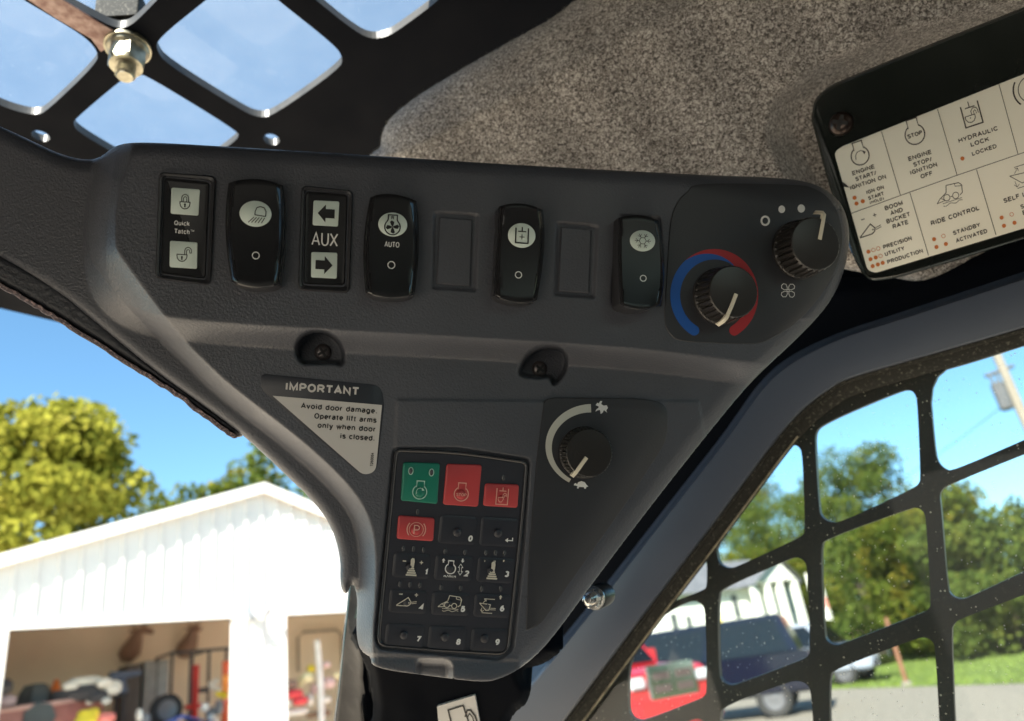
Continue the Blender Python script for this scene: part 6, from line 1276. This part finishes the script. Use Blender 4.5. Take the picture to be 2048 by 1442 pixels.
# black side rail filling between console, headliner and frame
sr = Plane(cp.p-cp.n*.045, cp.n)
def srp(P, h): P = np.array(P, float); return sr.R(P[:, 0], P[:, 1], h)
PR = smoothpoly([(1560, 700), (1690, 560), (1800, 548), (2048, 470), (2600, 300), (2600, 620), (2048, 600), (1700, 720), (1600, 790), (1500, 930), (1250, 1230), (1110, 1400), (1012, 1560), (800, 1560), (1000, 1300), (1300, 930)], 3)
flatv, T = tess([PR]); PRv = np.array(flatv)
beam = thing('cab_side_beam', 'black painted cab beam behind the console and under the headliner', 'beam', sr.R(1500, 800, 0))
def relief_simple(name, pl, out, hf, step, m, par): return relief(name, pl, out, hf, step, m, par, skirt=.03)
bp_ = Plane(wp.p+wp.n*.003, wp.n)
BO = np.array([(1150, 640), (1690, 555), (1800, 552), (2048, 478), (2600, 300), (2600, 700), (2048, 640), (1700, 760), (1600, 830), (1500, 960), (1250, 1280), (1150, 1400), (1096, 1442), (1080, 1402), (1064, 1378), (1097, 1325), (1050, 1300), (1000, 1150), (1000, 900), (1100, 700)], float)
relief_simple('beam_skin', bp_, BO, lambda x, y, d: -.006*(1-S(d/30))+.006*np.exp(-((x*.82+y*.57-1640+(x-1300)*.0)/60)**2)*0, 8, M['steel_k'], beam)
bk_ = Plane.through([(1560, 500, .57), (2200, 300, .50), (1700, 700, .56)])
slab('rear_skin', bk_, np.array([(1540, 440), (2300, 230), (2300, 440), (2048, 575), (1700, 685), (1590, 735)], float), -.004, 0, M['steel_k'], beam)
# lower corner skin with fuel sticker
lp_ = Plane.through([(760, 1300, .40), (1000, 1380, .40), (900, 1500, .41)])
LO = smoothpoly([(730, 1240), (1100, 1280), (1096, 1322), (1048, 1340), (1050, 1362), (1062, 1378), (1050, 1410), (1020, 1442), (960, 1600), (700, 1600), (745, 1442), (738, 1350)], 3)
lower = thing('corner_panel', 'black lower corner panel under the keypad', 'panel', lp_.R(900, 1400, 0))
relief('panel_skin', lp_, LO, lambda x, y, d: -.006*(1-S(d/18))+.0015*np.exp(-((x-820)/30)**2)*S((y-1360)/60), 6, M['steel_k'], lower, skirt=.03)
fs = thing('fuel_sticker', 'grey sticker with a black fuel pump symbol at the bottom of the frame', 'sticker', lp_.R(915, 1420, 0))
slab('backing', lp_, rpoly([(874, 1412), (950.5, 1389.5), (975, 1530), (885, 1540)], 3), .0002, .0016, M['sticker_w'], fs, bev=.8)
k = Ink((915, 1428), (.96, -.29), (.17, .98)); k.line([(-14, 40), (-17, -13), (14, -13), (22, 40)], 3.2); k.line([(14, 10), (20, -1), (27, 0), (34, 14), (38, 40)], 3.2); k.line([(19, 12), (24, 6), (29, 16), (30, 40)], 2.0); k.put('pump_symbol', lp_, .0019, M['print_k'], fs)
# glossy corner pillar
pp = Plane.through([(690, 1250, .452), (740, 1250, .455), (690, 1420, .458)])
pl_ = thing('corner_pillar', 'glossy black steel corner pillar beside the open doorway', 'pillar', pp.R(710, 1350, 0))
Lf = smoothpoly([(700, 760), (700, 985), (703, 1080), (694, 1200), (686, 1270), (678, 1360), (668, 1442), (650, 1600)], 5, False); Rt = smoothpoly([(745, 760), (745, 985), (752, 1090), (752, 1200), (752, 1300), (762, 1380), (772, 1442), (800, 1600)], 5, False)
mx_ = lambda f: Lf*(1-f)+Rt*f; wob = lambda P, a_: P+np.stack([a_*np.sin(P[:, 1]*.11)+a_*.6*np.sin(P[:, 1]*.037+1), 0*P[:, 1]], 1)
rail('pillar_skin', [(mx_(0), -.05), (mx_(.0), -.014), (mx_(.05), -.0095), (wob(mx_(.10), .5), -.0080), (wob(mx_(.46), 1.2), .0005), (wob(mx_(.50), 1.6), .0030), (wob(mx_(.58), 1.6), .0045), (mx_(.72), .003), (mx_(1.0), -.004)], M['gloss'], pl_, pp, 60)
# padded door trim strip with foam edge
tp2 = Plane(cp.p-cp.n*.024, cp.n); TS = smoothpoly([(-560, 240), (-260, 380), (0, 500), (114, 562), (190, 622), (310, 726), (400, 798), (484, 858), (476, 872), (455, 868), (350, 790), (240, 720), (120, 644), (0, 574), (-260, 440), (-560, 310)], 4)
ts = thing('door_trim', 'textured black trim strip with a frayed foam edge along the open doorway', 'trim strip', tp2.R(200, 660, 0))
relief('trim_skin', tp2, TS, lambda x, y, d: -.004*(1-S(d/16)), 5, M['grip'], ts, skirt=.014)
ed = smoothpoly([(-560, 310), (-260, 440), (0, 574), (120, 644), (240, 720), (350, 790), (455, 868), (474, 873)], 12, False); ed = ed+rng.normal(0, .8, ed.shape)
V = []; 
rail('foam_edge', [(ed+[4, -6], .0005), (ed+[0, 0], -.001), (ed+[-1, 1.5], -.006), (ed+[2, -2], -.012)], M['foam'], ts, tp2, 180)
# bolt through the frame
c = at(1183, 1197, .40); ax_ = (CAM-c); ax_ /= np.linalg.norm(ax_); ax_ = ax_+CX*-.35+CY*-.12; ax_ /= np.linalg.norm(ax_)
bt_ = thing('frame_bolt', 'shiny zinc bolt with hex nut beside the diagonal frame', 'bolt', c)
loft('rubber_boss', screwring(c, ax_, [(-.022, .0064), (-.006, .0068), (-.0045, .0060)], 28), M['knob'], bt_)
loft('washer', screwring(c, ax_, [(-.0045, .0062), (-.0035, .0062), (-.0034, .004)], 28), M['zinc'], bt_)
loft('hex_nut', screwring(c, ax_, [(-.0034, .0050), (-.003, .0054), (.0008, .0054), (.0016, .0047)], 36, hexrows=(1, 2)), M['zinc'], bt_, ang=22)
pr = [(.0014, .0031)]
for i in range(4): pr += [(.0018+i*.0011, .0033), (.0023+i*.0011, .0028)]
pr += [(.0062, .0025), (.0063, .0012)]
loft('bolt_end', screwring(c, ax_, pr, 24), M['zinc'], bt_, ang=60)
# insect husk / web caught on the guard
V = []; c = gp.R(1722, 1262, .012)
for i in range(70):
    a0 = c+uu*rng.normal(0, .0035)+vv*rng.normal(0, .0016)+gp.n*rng.normal(0, .001); dq = rng.normal(0, .0016, 3); sq = rng.normal(0, .0003, 3); V += [a0, a0+dq, a0+dq*.6+sq]
o = mesh('insect_husk', np.array(V), np.arange(210).reshape(-1, 3), mat('husk', (.30, .24, .14), .9)); tag(o, 'small brown dried insect husk stuck to the window guard', 'insect')
